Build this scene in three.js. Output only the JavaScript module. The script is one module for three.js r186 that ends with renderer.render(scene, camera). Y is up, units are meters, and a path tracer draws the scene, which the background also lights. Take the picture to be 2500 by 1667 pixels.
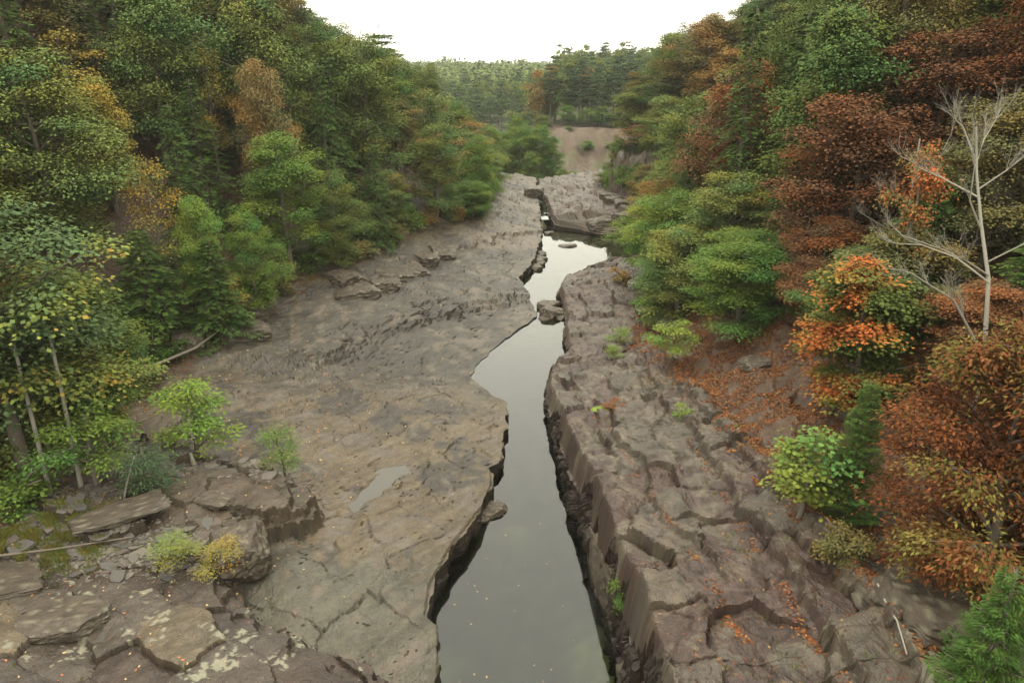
import * as THREE from 'three';
import { createNoise2D, createNoise3D } from 'simplex-noise';

// ---------- camera, sky, sun, exposure ----------
const scene = new THREE.Scene();
const camera = new THREE.PerspectiveCamera(50, 1024 / 682, 0.5, 6000);
camera.position.set(0, 18, 0);
camera.rotation.set(THREE.MathUtils.degToRad(-20.4), 0, 0);
{ // overcast sky: brighter towards the zenith, faintly warm, even all round
  const W = 64, Hh = 32, d = new Float32Array(W * Hh * 4);
  for (let j = 0; j < Hh; j++) {
    const e = Math.max(0, Math.sin(((j + 0.5) / Hh - 0.5) * Math.PI)), L = (1 + e) / 2 * 3.2;
    for (let i = 0; i < W; i++) { const o = (j * W + i) * 4; d[o] = L; d[o + 1] = L * 0.97; d[o + 2] = L * 0.83; d[o + 3] = 1; }
  }
  const t = new THREE.DataTexture(d, W, Hh, THREE.RGBAFormat, THREE.FloatType);
  t.mapping = THREE.EquirectangularReflectionMapping; t.magFilter = THREE.LinearFilter; t.needsUpdate = true;
  scene.background = t; scene.environment = t;
}
const sun = new THREE.DirectionalLight(new THREE.Color().setRGB(1, 0.93, 0.8), 0.7);
sun.position.set(-35, 120, -60); sun.target.position.set(0, 0, -45);
sun.castShadow = true; sun.shadow.radius = 45;
Object.assign(sun.shadow.camera, { left: -140, right: 140, top: 140, bottom: -140, near: 1, far: 400 });
scene.add(sun, sun.target);
scene.fog = new THREE.FogExp2(new THREE.Color().setRGB(1, 0.99, 0.93), 0.00019);
const renderer = new THREE.WebGLRenderer();
renderer.toneMapping = THREE.LinearToneMapping;
renderer.toneMappingExposure = 1.5;
renderer.shadowMap.enabled = true;

// ---------- helpers ----------
function rngOf(seed) { let s = seed | 0; return () => { s = (s + 0x6d2b79f5) | 0; let t = Math.imul(s ^ (s >>> 15), 1 | s); t = (t + Math.imul(t ^ (t >>> 7), 61 | t)) ^ t; return ((t ^ (t >>> 14)) >>> 0) / 4294967296; }; }
const n2 = createNoise2D(rngOf(11)), n3 = createNoise3D(rngOf(12));
const clamp = (x, a, b) => (x < a ? a : x > b ? b : x), mix = (a, b, t) => a + (b - a) * t;
const sstep = (a, b, x) => { const t = clamp((x - a) / (b - a), 0, 1); return t * t * (3 - 2 * t); };
const fbm = (x, y, o = 4) => { let s = 0, a = 0.5; for (let i = 0; i < o; i++) { s += a * n2(x, y); x = x * 2.03 + 7.1; y = y * 2.03 - 3.7; a *= 0.5; } return s; };
const table = (t) => (z) => { // piecewise linear in falling z
  if (z >= t[0][0]) return t[0][1];
  for (let i = 1; i < t.length; i++) if (z >= t[i][0]) { const [a, p] = t[i - 1], [b, q] = t[i]; return p + (q - p) * (z - a) / (b - a); }
  return t[t.length - 1][1];
};
const hash = (a, b, c = 0) => { let h = (a * 374761393 + b * 668265263 + c * 974634541) | 0; h = Math.imul(h ^ (h >>> 13), 1274126177); return ((h ^ (h >>> 16)) >>> 0) / 4294967296; };
// jointed blocks: which block a point lies in and how far it is from that block's joint
const V = { id: 0, d: 0, cx: 0, cy: 0, r1: 0, r2: 0, r3: 0 };
function cells(u, v, seed, jit = 0.85) {
  const iu = Math.floor(u), iv = Math.floor(v);
  let best = 1e9, bx = 0, by = 0, bi = 0, bj = 0;
  const px = [], py = [];
  for (let j = -1; j <= 1; j++) for (let i = -1; i <= 1; i++) {
    const a = iu + i, b = iv + j, x = a + 0.5 + (hash(a, b, seed) - 0.5) * jit, y = b + 0.5 + (hash(a, b, seed + 1) - 0.5) * jit, d = (x - u) ** 2 + (y - v) ** 2;
    px.push(x); py.push(y);
    if (d < best) { best = d; bx = x; by = y; bi = a; bj = b; }
  }
  let e = 9;
  for (let k = 0; k < 9; k++) { const dx = px[k] - bx, dy = py[k] - by, l = Math.hypot(dx, dy); if (l > 1e-6) e = Math.min(e, ((px[k] + bx) / 2 - u) * dx / l + ((py[k] + by) / 2 - v) * dy / l); }
  V.d = e; V.cx = bx; V.cy = by; V.id = ((bi + 4096) * 8192 + bj + 4096) * 4 + (seed & 3);
  V.r1 = hash(bi, bj, seed + 2); V.r2 = hash(bi, bj, seed + 3); V.r3 = hash(bi, bj, seed + 4);
  return V;
}
const distPoly = (pts, x, z) => { // signed distance to an open line; positive to the left of its direction
  let best = 1e9, sign = 1;
  for (let i = 1; i < pts.length; i++) {
    const [ax, az] = pts[i - 1], [bx, bz] = pts[i], ux = bx - ax, uz = bz - az, t = clamp(((x - ax) * ux + (z - az) * uz) / (ux * ux + uz * uz), 0, 1);
    const dx = x - ax - ux * t, dz = z - az - uz * t, d = dx * dx + dz * dz;
    if (d < best - 1e-9) { best = d; sign = ux * dz - uz * dx < 0 ? 1 : -1; }
  }
  return Math.sqrt(best) * sign;
};
const counts = new Map();
const numbered = (n) => { const k = counts.get(n) ?? 0; counts.set(n, k + 1); return k ? n + '_' + String(k).padStart(3, '0') : n; };
function tag(o, label, category, group, kind) { o.userData.label = label; if (category) o.userData.category = category; if (group) o.userData.group = group; if (kind) o.userData.kind = kind; return o; }
function part(name, geo, mat, parent) { const m = new THREE.Mesh(geo, mat); m.name = name; m.castShadow = m.receiveShadow = true; parent.add(m); return m; }
function top(name, geo, mat) { return part(numbered(name), geo, mat, scene); }
function group(name, x = 0, y = 0, z = 0, turn = 0) { const g = new THREE.Group(); g.name = numbered(name); g.position.set(x, y, z); g.rotation.y = turn; scene.add(g); return g; }
class MB { // mesh buffer: leaves, tapered tubes, quads
  constructor() { this.p = []; this.n = []; this.c = []; this.i = []; }
  leaf(x, y, z, dx, dy, dz, nx, ny, nz, L, W, r, g, b) { // a folded lozenge: base, two shoulders, tip
    let sx = dy * nz - dz * ny, sy = dz * nx - dx * nz, sz = dx * ny - dy * nx; const sl = Math.hypot(sx, sy, sz) || 1; sx /= sl; sy /= sl; sz /= sl;
    const k = this.p.length / 3, m = L * 0.45, w = W / 2, f = W * 0.16;
    this.p.push(x, y, z, x + dx * m + sx * w - nx * f, y + dy * m + sy * w - ny * f, z + dz * m + sz * w - nz * f, x + dx * L, y + dy * L, z + dz * L, x + dx * m - sx * w - nx * f, y + dy * m - sy * w - ny * f, z + dz * m - sz * w - nz * f);
    for (let q = 0; q < 4; q++) { this.n.push(nx, ny, nz); this.c.push(r, g, b); }
    this.i.push(k, k + 1, k + 2, k, k + 2, k + 3);
  }
  tube(pts, r0, r1, sides = 5, col = [1, 1, 1]) {
    const P = pts.map((q) => new THREE.Vector3(...q)), N = P.length, k0 = this.p.length / 3, t = new THREE.Vector3(), a = new THREE.Vector3(), b = new THREE.Vector3();
    for (let j = 0; j < N; j++) {
      t.subVectors(P[Math.min(N - 1, j + 1)], P[Math.max(0, j - 1)]).normalize();
      a.set(Math.abs(t.y) > 0.8 ? 1 : 0, Math.abs(t.y) > 0.8 ? 0 : 1, 0).cross(t).normalize(); b.crossVectors(t, a);
      const r = mix(r0, r1, j / (N - 1));
      for (let s = 0; s < sides; s++) { const th = s / sides * Math.PI * 2, cx = Math.cos(th), sn = Math.sin(th), x = a.x * cx + b.x * sn, y = a.y * cx + b.y * sn, z = a.z * cx + b.z * sn; this.p.push(P[j].x + x * r, P[j].y + y * r, P[j].z + z * r); this.n.push(x, y, z); this.c.push(...col); }
    }
    for (let j = 0; j < N - 1; j++) for (let s = 0; s < sides; s++) { const q = k0 + j * sides + s, w = k0 + j * sides + (s + 1) % sides; this.i.push(q, w, w + sides, q, w + sides, q + sides); }
    return this;
  }
  geo() {
    const g = new THREE.BufferGeometry();
    g.setAttribute('position', new THREE.Float32BufferAttribute(this.p, 3)); g.setAttribute('normal', new THREE.Float32BufferAttribute(this.n, 3)); g.setAttribute('color', new THREE.Float32BufferAttribute(this.c, 3));
    g.setIndex(this.i); return g;
  }
}
function noiseMap(size, f, rep, srgb) { // a tileable grey texture: f is called with a point on a torus
  const d = new Uint8Array(size * size * 4);
  for (let j = 0; j < size; j++) for (let i = 0; i < size; i++) { const v = clamp(f(i / size, j / size), 0, 1) * 255, o = (j * size + i) * 4; d[o] = d[o + 1] = d[o + 2] = v; d[o + 3] = 255; }
  const t = new THREE.DataTexture(d, size, size); t.wrapS = t.wrapT = THREE.RepeatWrapping; t.magFilter = THREE.LinearFilter; t.repeat.set(rep, rep); if (srgb) t.colorSpace = THREE.SRGBColorSpace; t.needsUpdate = true; return t;
}
const tileNoise = (u, v, k, s) => { const a = u * Math.PI * 2, b = v * Math.PI * 2, R = k / (2 * Math.PI); return (n3(Math.cos(a) * R + s, Math.sin(a) * R, Math.cos(b) * R) + n3(Math.sin(b) * R + s + 40, Math.cos(a) * R + 9, Math.sin(a + b) * R)) * 0.5; };
const grain = noiseMap(512, (u, v) => 0.83 + 0.13 * tileNoise(u, v, 40, 1) + 0.1 * tileNoise(u, v, 90, 2) + 0.08 * tileNoise(u, v, 14, 3), 1, false);
const relief = noiseMap(512, (u, v) => 0.5 + 0.25 * tileNoise(u, v, 30, 5) + 0.2 * tileNoise(u, v, 70, 6) + 0.15 * (1 - 2 * Math.abs(tileNoise(u, v, 12, 7))), 1, false);
const rockMat = new THREE.MeshPhysicalMaterial({ specularIntensity: 0.6, color: new THREE.Color().setRGB(0.42, 0.385, 0.325), vertexColors: true, map: grain, bumpMap: relief, bumpScale: 0.035, roughness: 0.48, flatShading: true });
const barkMat = new THREE.MeshStandardMaterial({ color: new THREE.Color().setRGB(0.11, 0.09, 0.07), roughness: 0.95 });
const logMat = new THREE.MeshStandardMaterial({ color: new THREE.Color().setRGB(0.12, 0.1, 0.08), roughness: 0.9 });
const paleBark = new THREE.MeshStandardMaterial({ color: new THREE.Color().setRGB(0.2, 0.185, 0.15), roughness: 0.9, vertexColors: true });
console.log('helpers done');

// ---------- the lie of the land (x across, z along the gorge, metres) ----------
const xLeft = table([[20, -2.2], [-16.9, -2.2], [-19.2, -2.4], [-19.7, -2.9], [-21.2, -2.9], [-23.2, -2.4], [-24.8, -1.8], [-26.3, -1.2], [-28.2, -0.9], [-29.9, -1.0], [-30.4, -0.5], [-36.0, -0.2], [-37.8, -0.4], [-39.3, -1.4], [-42, -2.6], [-43.9, -2.4], [-47.9, -0.8], [-52.1, 1.1], [-53.8, 1.9], [-56.6, 1.7], [-60.5, 1.1], [-63.3, 0.7], [-69.7, 2.3], [-73.8, 2.6], [-80, 3.4], [-83.4, 3.3], [-86, 3.4], [-90, 3.5], [-98, 3.5], [-112, 3.6], [-118, 4.0], [-130, 4.0]]);
const xRight = table([[20, 3.8], [-17.8, 3.6], [-20.2, 3.4], [-25.1, 3.0], [-28.4, 2.6], [-34.1, 2.1], [-37.4, 1.9], [-41.1, 2.2], [-42.4, 3.0], [-44.6, 3.6], [-48.8, 3.6], [-52.1, 4.1], [-56, 4.0], [-58.1, 3.8], [-62, 4.4], [-66.1, 6.2], [-70.5, 8.8], [-72.6, 11.7], [-73.2, 14.5], [-81.5, 15.4], [-83.2, 10], [-85.5, 7.9], [-87, 5.6], [-88.5, 4.7], [-98, 4.6], [-104, 4.2], [-106, 3.72], [-118, 4.03], [-130, 4.03]]);
const lipL = table([[20, 1], [-19, 0.95], [-21, 1.05], [-25, 1.0], [-28, 0.85], [-30, 0.6], [-33, 0.5], [-37, 0.38], [-39, 0.2], [-42, 0.06], [-46, 0.04], [-53, 0.12], [-57, 0.15], [-61, 0.08], [-66, 0.25], [-74, 0.4], [-84, 0.5], [-90, 0.7], [-100, 0.9], [-118, 1.2], [-130, 1.2]]);
const slopeL = table([[20, 0.03], [-28, 0.035], [-36, 0.06], [-42, 0.09], [-50, 0.12], [-62, 0.16], [-74, 0.2], [-84, 0.2], [-95, 0.16], [-130, 0.12]]);
const lipR = table([[20, 4.4], [-14, 4.1], [-20, 3.5], [-25, 3.0], [-30, 2.5], [-34, 1.9], [-38, 1.55], [-42, 1.2], [-46, 0.9], [-52, 0.8], [-55, 0.9], [-58, 1.1], [-62, 0.8], [-66, 0.4], [-70, 0.2], [-73, 0.15], [-81, 0.25], [-84, 0.4], [-87, 0.9], [-95, 0.9], [-118, 1.2], [-130, 1.2]]);
const edgeL = table([[20, -17], [-14, -17.5], [-24, -18.5], [-38, -21], [-42, -19.5], [-56, -14.6], [-69, -9.8], [-75, -6.6], [-81, -3.6], [-105, -2.6], [-120, -3.5], [-132, -8], [-160, -30], [-240, -75], [-600, -200]]);
const edgeR = table([[20, 12], [-14, 11.3], [-20, 10.6], [-27, 10], [-33, 9.6], [-43, 9], [-53, 10.2], [-62, 12], [-70, 13.5], [-76, 16.5], [-84, 16], [-92, 13.5], [-98, 12.6], [-106, 12.8], [-114, 15], [-122, 20], [-140, 27], [-180, 44], [-300, 90], [-600, 200]]);
const upperEdge = [[-2.9, 20], [-3.3, -14.5], [-3.7, -16.7], [-5.4, -17.6], [-6.9, -18.3], [-8.4, -19], [-9.3, -20.6], [-9.4, -22.8], [-8.3, -23.6], [-7.5, -24.6], [-8.2, -26.1], [-9.8, -27.2], [-12.5, -28.3], [-15.5, -29.8], [-30, -33]];
const midEdge = [[-12.5, -40.5], [-10.6, -43], [-9.2, -46], [-7.4, -48.2], [-5.6, -50.2], [-3.6, -52.6], [-2, -54], [-0.2, -55.6], [1.2, -57.2], [3, -59]];
const backEdge = [[-16, -50], [-11.8, -53.5], [-9.6, -58], [-8, -62], [-6.2, -67], [-2.5, -72], [0, -77], [6, -82]];
const farStep = [[2.5, -87.2], [4.3, -87.6], [8.5, -88.4], [10.2, -87], [11.6, -84.8], [15, -84]];
const hillL = (d) => d <= 0 ? 0 : d < 5 ? 0.22 * d + 0.03 * d * d : 1.85 + 0.56 * (d - 5) - Math.max(0, d - 34) * 0.46;
const hillR = (d, z) => d <= 0 ? 0 : d < 4 ? 0.3 * d + 0.04 * d * d : 1.84 + 0.6 * (d - 4) - Math.max(0, d - 30) * 0.5;
const out = { y: 0, id: -1, rock: 0, r: 0, g: 0, b: 0 };
function paint(r, g, b, k) { out.r = mix(out.r, r, k); out.g = mix(out.g, g, k); out.b = mix(out.b, b, k); }
function landLeft(x, z, fine = true) {
  const s = Math.max(0, xLeft(z) - x), d = edgeL(z) - x, wob = fbm(x * 0.35, z * 0.35, 3);
  const w1 = fine ? 0.22 * n2(x * 1.3, z * 1.3) + 0.09 * n2(x * 4, z * 4) : 0;
  const su = distPoly(upperEdge, x + w1, z + w1), upper = z > -34 ? sstep(-0.05, 0.12, su) : 0;
  const dm = distPoly(midEdge, x + w1 * 1.6 + wob * 0.8, z + w1 * 1.4), db = distPoly(backEdge, x + w1 + wob * 1.2, z);
  const hill = hillL(d + wob * 0.8) * mix(1, 0.7, sstep(-65, -95, z)), rock = 1 - sstep(-1.2, 1.8, d + wob * 2.4 + n2(x * 0.9, z * 0.9) * 0.6);
  let y = lipL(z) * sstep(-0.25, 0.22, s + 0.12) + slopeL(z) * s + hill;
  y += (z > -34 ? 0.45 * sstep(-0.05, 0.08, su) + 0.32 * sstep(-0.05, 0.08, su - 0.35 - 0.5 * n2(x * 0.7, z * 0.7)) + 0.28 * sstep(-0.05, 0.08, su - 0.8 - 0.6 * n2(x * 0.5 + 9, z * 0.5)) + 0.02 * upper * su : 0) + (0.14 * sstep(-0.03, 0.08, dm) + 0.17 * sstep(-0.03, 0.08, dm - 0.55 - 0.7 * n2(x * 0.5, z * 0.5)) + 0.14 * sstep(-0.03, 0.08, dm - 1.5 - 1.3 * n2(x * 0.3 + 5, z * 0.3))) * sstep(-40, -42, z) + 0.3 * sstep(-0.05, 0.2, db) * sstep(-49, -51, z);
  y += (0.16 * wob + 0.25 * fbm(x * 0.09 + 3, z * 0.09, 2)) * sstep(0, 3, s);
  if (z < -84) y += 0.18 * Math.round(2.2 * fbm(x * 0.12, z * 0.22 + 5, 2) + (-z - 84) * 0.03);
  y = Math.max(y, Math.min(0.03 * s, 0.25));
  out.id = -1; out.rock = rock;
  if (!fine) { out.y = y; return y; }
  // bedding ledges
  const p = 0.62 * x - 0.78 * z, q = 0.78 * x + 0.62 * z, T = q * 0.42 + 0.9 * fbm(p * 0.09 + 9, q * 0.16, 3) + 0.12 * n2(p * 0.7, q * 0.7), fr = T - Math.floor(T);
  const ledge = (sstep(0.97, 1, fr) - fr) * 0.13 * sstep(-0.25, 0.3, n2(p * 0.16, q * 0.22 + 6)), T2 = T * 2.7 + 0.5 * n2(p * 0.4, q * 0.4 + 40), f3 = T2 - Math.floor(T2), ledge2 = (sstep(0.96, 1, f3) - f3) * 0.05 * sstep(0.1, 0.5, n2(p * 0.25 + 4, q * 0.3));
  // joints and slabs
  const ux = x + 0.14 * n2(x * 0.6, z * 0.6 + 4) + 0.03 * n2(x * 3, z * 3), uz = z + 0.14 * n2(x * 0.6 + 20, z * 0.6) + 0.03 * n2(x * 3 + 9, z * 3);
  const blocky = upper * sstep(-34, -28, z);
  let c;
  if (blocky > 0.5) {
    const a = ux * 0.85 + uz * 0.52, b = -ux * 0.52 + uz * 0.85;
    c = cells(a / 2.3, b / 1.5, 20); out.id = c.id;
    const rise = (c.r1 - 0.42) * 0.42, dd = c.d * 1.8;
    y += rock * (rise + (c.r2 - 0.5) * 0.32 * (a / 2.3 - c.cx) + (c.r3 - 0.5) * 0.32 * (b / 1.5 - c.cy) + 0.02 * sstep(0, 0.2, dd) - 0.07 * (1 - sstep(0.0, 0.04, dd)) * sstep(-0.1, 0.3, n2(x * 0.7, z * 0.7 + 31)));
  } else {
    c = cells((0.8 * ux + 0.6 * uz) / 3.4, (-0.6 * ux + 0.8 * uz) / 2.2, 40); out.id = c.id;
    const dd = c.d * 2.6;
    y += rock * ((c.r1 - 0.5) * 0.1 + (c.r2 - 0.5) * 0.1 * ((0.8 * ux + 0.6 * uz) / 3.4 - c.cx) - 0.09 * (1 - sstep(0.0, 0.045, dd)) * sstep(-0.1, 0.3, n2(x * 0.6, z * 0.6 + 77))) * sstep(0.1, 0.8, s);
    const r3 = c.r3, f2 = cells(ux / 0.75 + 3, uz / 0.6, 44); y -= rock * 0.02 * (1 - sstep(0, 0.05, f2.d)) * sstep(0.35, 0.6, n2(x * 0.33 + 9, z * 0.33)); c = V; V.r3 = r3;
  }
  const m1 = n2(x * 0.4 + 0.12 * n2(x * 2, z * 2), z * 0.5 + 13 + 0.1 * n2(x * 3, z * 3)), m2 = n2(x * 1.1 + 40, z * 1.5 + 0.2 * n2(x * 3, z * 3));
  const seam = 0.12 * (1 - sstep(0.004, 0.02, Math.abs(m1))) * sstep(-0.2, 0.2, n2(x * 0.4, z * 0.4 + 3)) ;
  y += rock * ((ledge + ledge2) * (blocky > 0.5 ? 0.3 : 1) - seam * (blocky > 0.5 ? 0 : 1) + 0.05 * fbm(x * 0.9, z * 0.9, 3) + 0.006 * n2(x * 5, z * 5)) * sstep(0, 0.5, s) + (1 - rock) * 0.05 * fbm(x * 1.1, z * 1.1, 3);
  y = Math.max(y, Math.min(0.02 * s, 0.12));
  // the puddle's hollow
  const pd = Math.hypot((x + 5.9 + (z + 27.6) * 0.42) / 0.5, (z + 27.7) / 2.1) + 0.25 * n2(x * 1.2, z * 1.2);
  if (pd < 1.25) y = mix(y, 0.84, 1 - sstep(0.8, 1.25, pd));
  // colours of the stone itself
  const k1 = fbm(x * 0.12, z * 0.12, 3), k2 = fbm(x * 0.5 + 30, z * 0.5, 4), k3 = fbm(x * 2.2, z * 2.2 + 8, 4);
  const v = 1 + 0.38 * k2 + 0.3 * k3 + (c.r3 - 0.5) * 0.25 + 0.16 * n2(x * 6.5, z * 6.5) + 0.34 * fbm(p * 0.16, q * 1.5, 3);
  out.r = 0.2 * v; out.g = 0.163 * v; out.b = 0.115 * v;                                              // tan flagstone
  paint(0.112 * v, 0.106 * v, 0.096 * v, sstep(-36, -43, z + k1 * 6) * (1 - sstep(-64, -72, z)));      // grey slope
  paint(0.084 * v, 0.074 * v, 0.068 * v, sstep(0.0, 0.25, k1 + k2 * 0.7));   // darker damp rock by the wood
  paint(0.15 * v, 0.152 * v, 0.125 * v, sstep(-24, -21, z + k2 * 3) * (1 - upper) * 0.8);              // greenish sheet
  paint(0.175 * v, 0.152 * v, 0.132 * v, sstep(0.2, 0.4, k2 - k1 * 0.8));
  paint(0.19 * v, 0.115 * v, 0.065 * v, 0.75 * sstep(0.3, 0.55, k2 + 0.5 * k1) * (1 - sstep(-64, -60, -z)) * (z > -40 || z < -60 ? 1 : 0.2));   // rusty stains
  if (blocky > 0.5) {
    paint((0.09 + 0.05 * c.r2) * v, (0.072 + 0.046 * c.r2) * v, (0.064 + 0.04 * c.r2) * v, 1);
    if (c.r1 > 0.86) paint(0.2 * v, 0.17 * v, 0.125 * v, 0.8); else if (c.r1 < 0.25) paint(0.085 * v, 0.06 * v, 0.05 * v, 0.8);
    const li = fbm(x * 0.5 + 50, z * 0.5, 2) + 0.7 * fbm(x * 2.6, z * 2.6 + 17, 4); paint(0.42, 0.43, 0.36, sstep(0.36, 0.46, li - 0.17 + 0.36 * Math.max(0, 1 - Math.hypot(x + 6.7, (z + 17.7) * 1.3) / 2.4) + 0.34 * Math.max(0, 1 - Math.hypot(x + 8, (z + 15.8) * 1.6) / 2.4) + 0.34 * Math.max(0, 1 - Math.hypot(x + 12.3, z + 19.1) / 1.6)));
    paint(0.115 * v, 0.09 * v, 0.065 * v, sstep(-19.6, -21.5, z + k2 * 1.5) * sstep(-27, -25, z) * 0.9); // silt between the ledges
  }
  const litter = 1 - rock;
  paint(0.13 * v, 0.076 * v, 0.042 * v, litter); paint(0.07, 0.08, 0.025, litter * sstep(0.1, 0.4, k2) * 0.5);
  paint(0.14, 0.13, 0.03, sstep(0.15, 0.4, k2 + k3 * 0.3) * sstep(-3, -1, d) * (1 - sstep(2, 3.5, d)) * 0.6);   // moss along the wood's edge
  out.y = y; return y;
}
const R1 = (z) => 5.1 + 0.13 * (z + 24), R2 = (z) => 7.7 + 0.02 * (z + 20), R3 = (z) => 9.2 + 0.04 * (z + 16);
function landRight(x, z, fine = true) {
  const x0 = xRight(z), s = Math.max(0, x - x0), d = x - edgeR(z), wob = fbm(x * 0.35 + 60, z * 0.35, 3);
  const hill = hillR(d + wob * 0.8, z) * mix(1, 0.75, sstep(-60, -95, z)), rock = 1 - sstep(-1.6, 0.9, d + wob * 2.2 + n2(x * 0.9, z * 0.9) * 0.5), w1 = fine ? 0.1 * n2(x * 1.1, z * 1.1) + 0.05 * n2(x * 4, z * 4) : 0;
  const near = sstep(-47, -36, z);
  let y = lipR(z) * sstep(-0.2, 0.5, s + 0.15) + hill + s * mix(0.13, 0.07, near);
  y += near * (0.3 * sstep(-0.03, 0.1, x - R1(z) + w1 + 0.35 * n2(3, z * 0.25)) * sstep(-0.5, 0.2, n2(5, z * 0.16)) + 0.38 * sstep(-0.03, 0.1, x - R2(z) + w1 + 0.25 * n2(9, z * 0.3)) + 0.3 * sstep(-0.03, 0.1, x - R3(z) + w1) - 0.25 * sstep(0.3, 1.1, x - R3(z) + w1));
  if (z < -84) y += 0.5 * sstep(-0.1, 0.15, distPoly(farStep, x + w1 * 3, z + w1 * 2)) + 0.2 * Math.round(2 * fbm(x * 0.12 + 4, z * 0.2, 2) + (-z - 88) * 0.03);
  if (z < -90 && z > -122) y += 3.6 * sstep(0.2, 2.6, d + wob * 2 + 0.7 * n2(x * 0.9, z * 0.9) + 0.3 * n2(x * 2.4, z * 2.4)) * sstep(-90, -96, z) * (1 - sstep(-110, -120, z));        // rock face at the bend
  y += (0.22 * wob + 0.2 * fbm(x * 0.1, z * 0.1 + 7, 2)) * sstep(0, 2, s);
  out.id = -1; out.rock = rock;
  if (!fine) { out.y = y; return y; }
  const a = x - 0.12 * z + 0.2 * n2(x * 0.6 + 2, z * 0.6) + 0.05 * n2(x * 2.7, z * 2.7), b = z + 0.1 * x + 0.25 * n2(x * 0.6, z * 0.6 + 30) + 0.05 * n2(x * 2.7 + 7, z * 2.7);
  const big = cells(a / 1.8, b / 2.3, 60), id = big.id, r1 = big.r1, r2 = big.r2, r3 = big.r3, dd = big.d * 1.9;
  out.id = id;
  y += rock * sstep(0, 0.4, s) * ((r1 - 0.5) * 0.36 + (r2 - 0.5) * 0.5 * (a / 1.8 - big.cx) + (r3 - 0.5) * 0.55 * (b / 2.3 - big.cy) + 0.07 * sstep(0, 0.3, dd) - 0.08 * (1 - sstep(0, 0.045, dd)) * sstep(-0.2, 0.2, n2(x * 0.8, z * 0.8 + 55)));
  const sm = cells(a / 0.95 + 5, b / 0.85, 80); // conchoidal scallops inside the blocks
  y += rock * sstep(0.1, 0.5, s) * (0.07 * sstep(0, 0.2, sm.d) * (sm.r1 > 0.35 ? 1 : -0.5) + (sm.r2 - 0.5) * 0.16 * (a / 0.95 + 5 - sm.cx) - 0.02);
  const sr = sm.r3;
  y += rock * (0.03 * fbm(x * 1.8, z * 1.8, 4) + 0.008 * n2(x * 8, z * 8)) + (1 - rock) * 0.05 * fbm(x * 1.1, z * 1.1, 3);
  const k1 = fbm(x * 0.14 + 70, z * 0.14, 3), k2 = fbm(x * 0.55, z * 0.55 + 40, 4), k3 = fbm(x * 2.4 + 5, z * 2.4, 4), v = 1 + 0.3 * k2 + 0.4 * k3 + (sr - 0.5) * 0.3 + 0.14 * n2(x * 6.5, z * 6.5) + 0.3 * fbm(a * 1.6, b * 0.25, 3);
  out.r = 0.126 * v; out.g = 0.089 * v; out.b = 0.086 * v;
  if (r1 > 0.66) paint(0.15 * v, 0.132 * v, 0.118 * v, 0.85); else if (r1 < 0.3) paint(0.105 * v, 0.07 * v, 0.062 * v, 0.8);
  paint(0.18 * v, 0.15 * v, 0.115 * v, 0.6 * sstep(0.2, 0.5, k2 + k1) * near);
  paint(0.17 * v, 0.148 * v, 0.125 * v, sstep(0.15, 0.35, k2 - k1)); paint(0.15 * v, 0.105 * v, 0.085 * v, (1 - near) * sstep(0.05, 0.35, k2) * 0.8);
  paint(0.38, 0.35, 0.32, sstep(0.42, 0.55, k3 + 0.35 * k2) * 0.5 * (1 - sstep(-28, -22, z)));           // pale water-worn flecks
  paint(0.36, 0.36, 0.3, sstep(0.1, 0.3, k3 + k2 * 0.5) * sstep(9.2, 9.6, x) * (1 - sstep(11, 12.2, x)) * sstep(-20, -18, z));   // lichen on the outer ledge
  const litter = 1 - rock;
  paint(0.13 * v, 0.072 * v, 0.04 * v, litter * 0.95);
  if (z < -90) paint(0.13 * v, 0.11 * v, 0.09 * v, litter * 0.5);
  out.y = y; return y;
}
// valley, bluff and plateau beyond the bend
function landFar(x, z) {
  const l = hillL(edgeL(z) - x), r = hillR(x - edgeR(z), z), w = 4 * n2(x * 0.03, z * 0.03);
  let y = 0.6 - 3.4 * sstep(-118, -138, z) + Math.min(l, 22) + Math.min(r, 22);
  const face = Math.pow(sstep(-146, -180, z + 0.3 * (x - 18) + w * 0.6 + 2.6 * n2(x * 0.3, 4) + 0.8 * n2(x * 0.8, z * 0.1)), 1.25) * sstep(-6, 7, x - 4 + w + (z + 170) * 0.1);
  y = Math.max(y, -2.8 + 8 * face);
  y += 6.5 * sstep(-180, -330, z) + 3 * sstep(-330, -700, z) + 6 * sstep(-700, -1500, z) + 3.5 * n2(x * 0.008 + 3, z * 0.005) * sstep(-200, -320, z);
  return y + 0.3 * fbm(x * 0.08, z * 0.08, 3) + (face > 0.02 && face < 0.98 ? 1.5 * fbm(x * 0.35 + z * 0.08, z * 0.05, 4) : 0);
}
const land = (x, z, fine = true) => z < -116 ? landFar(x, z) : x < (xLeft(z) + xRight(z)) / 2 ? landLeft(x, z, fine) : landRight(x, z, fine);

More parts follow.
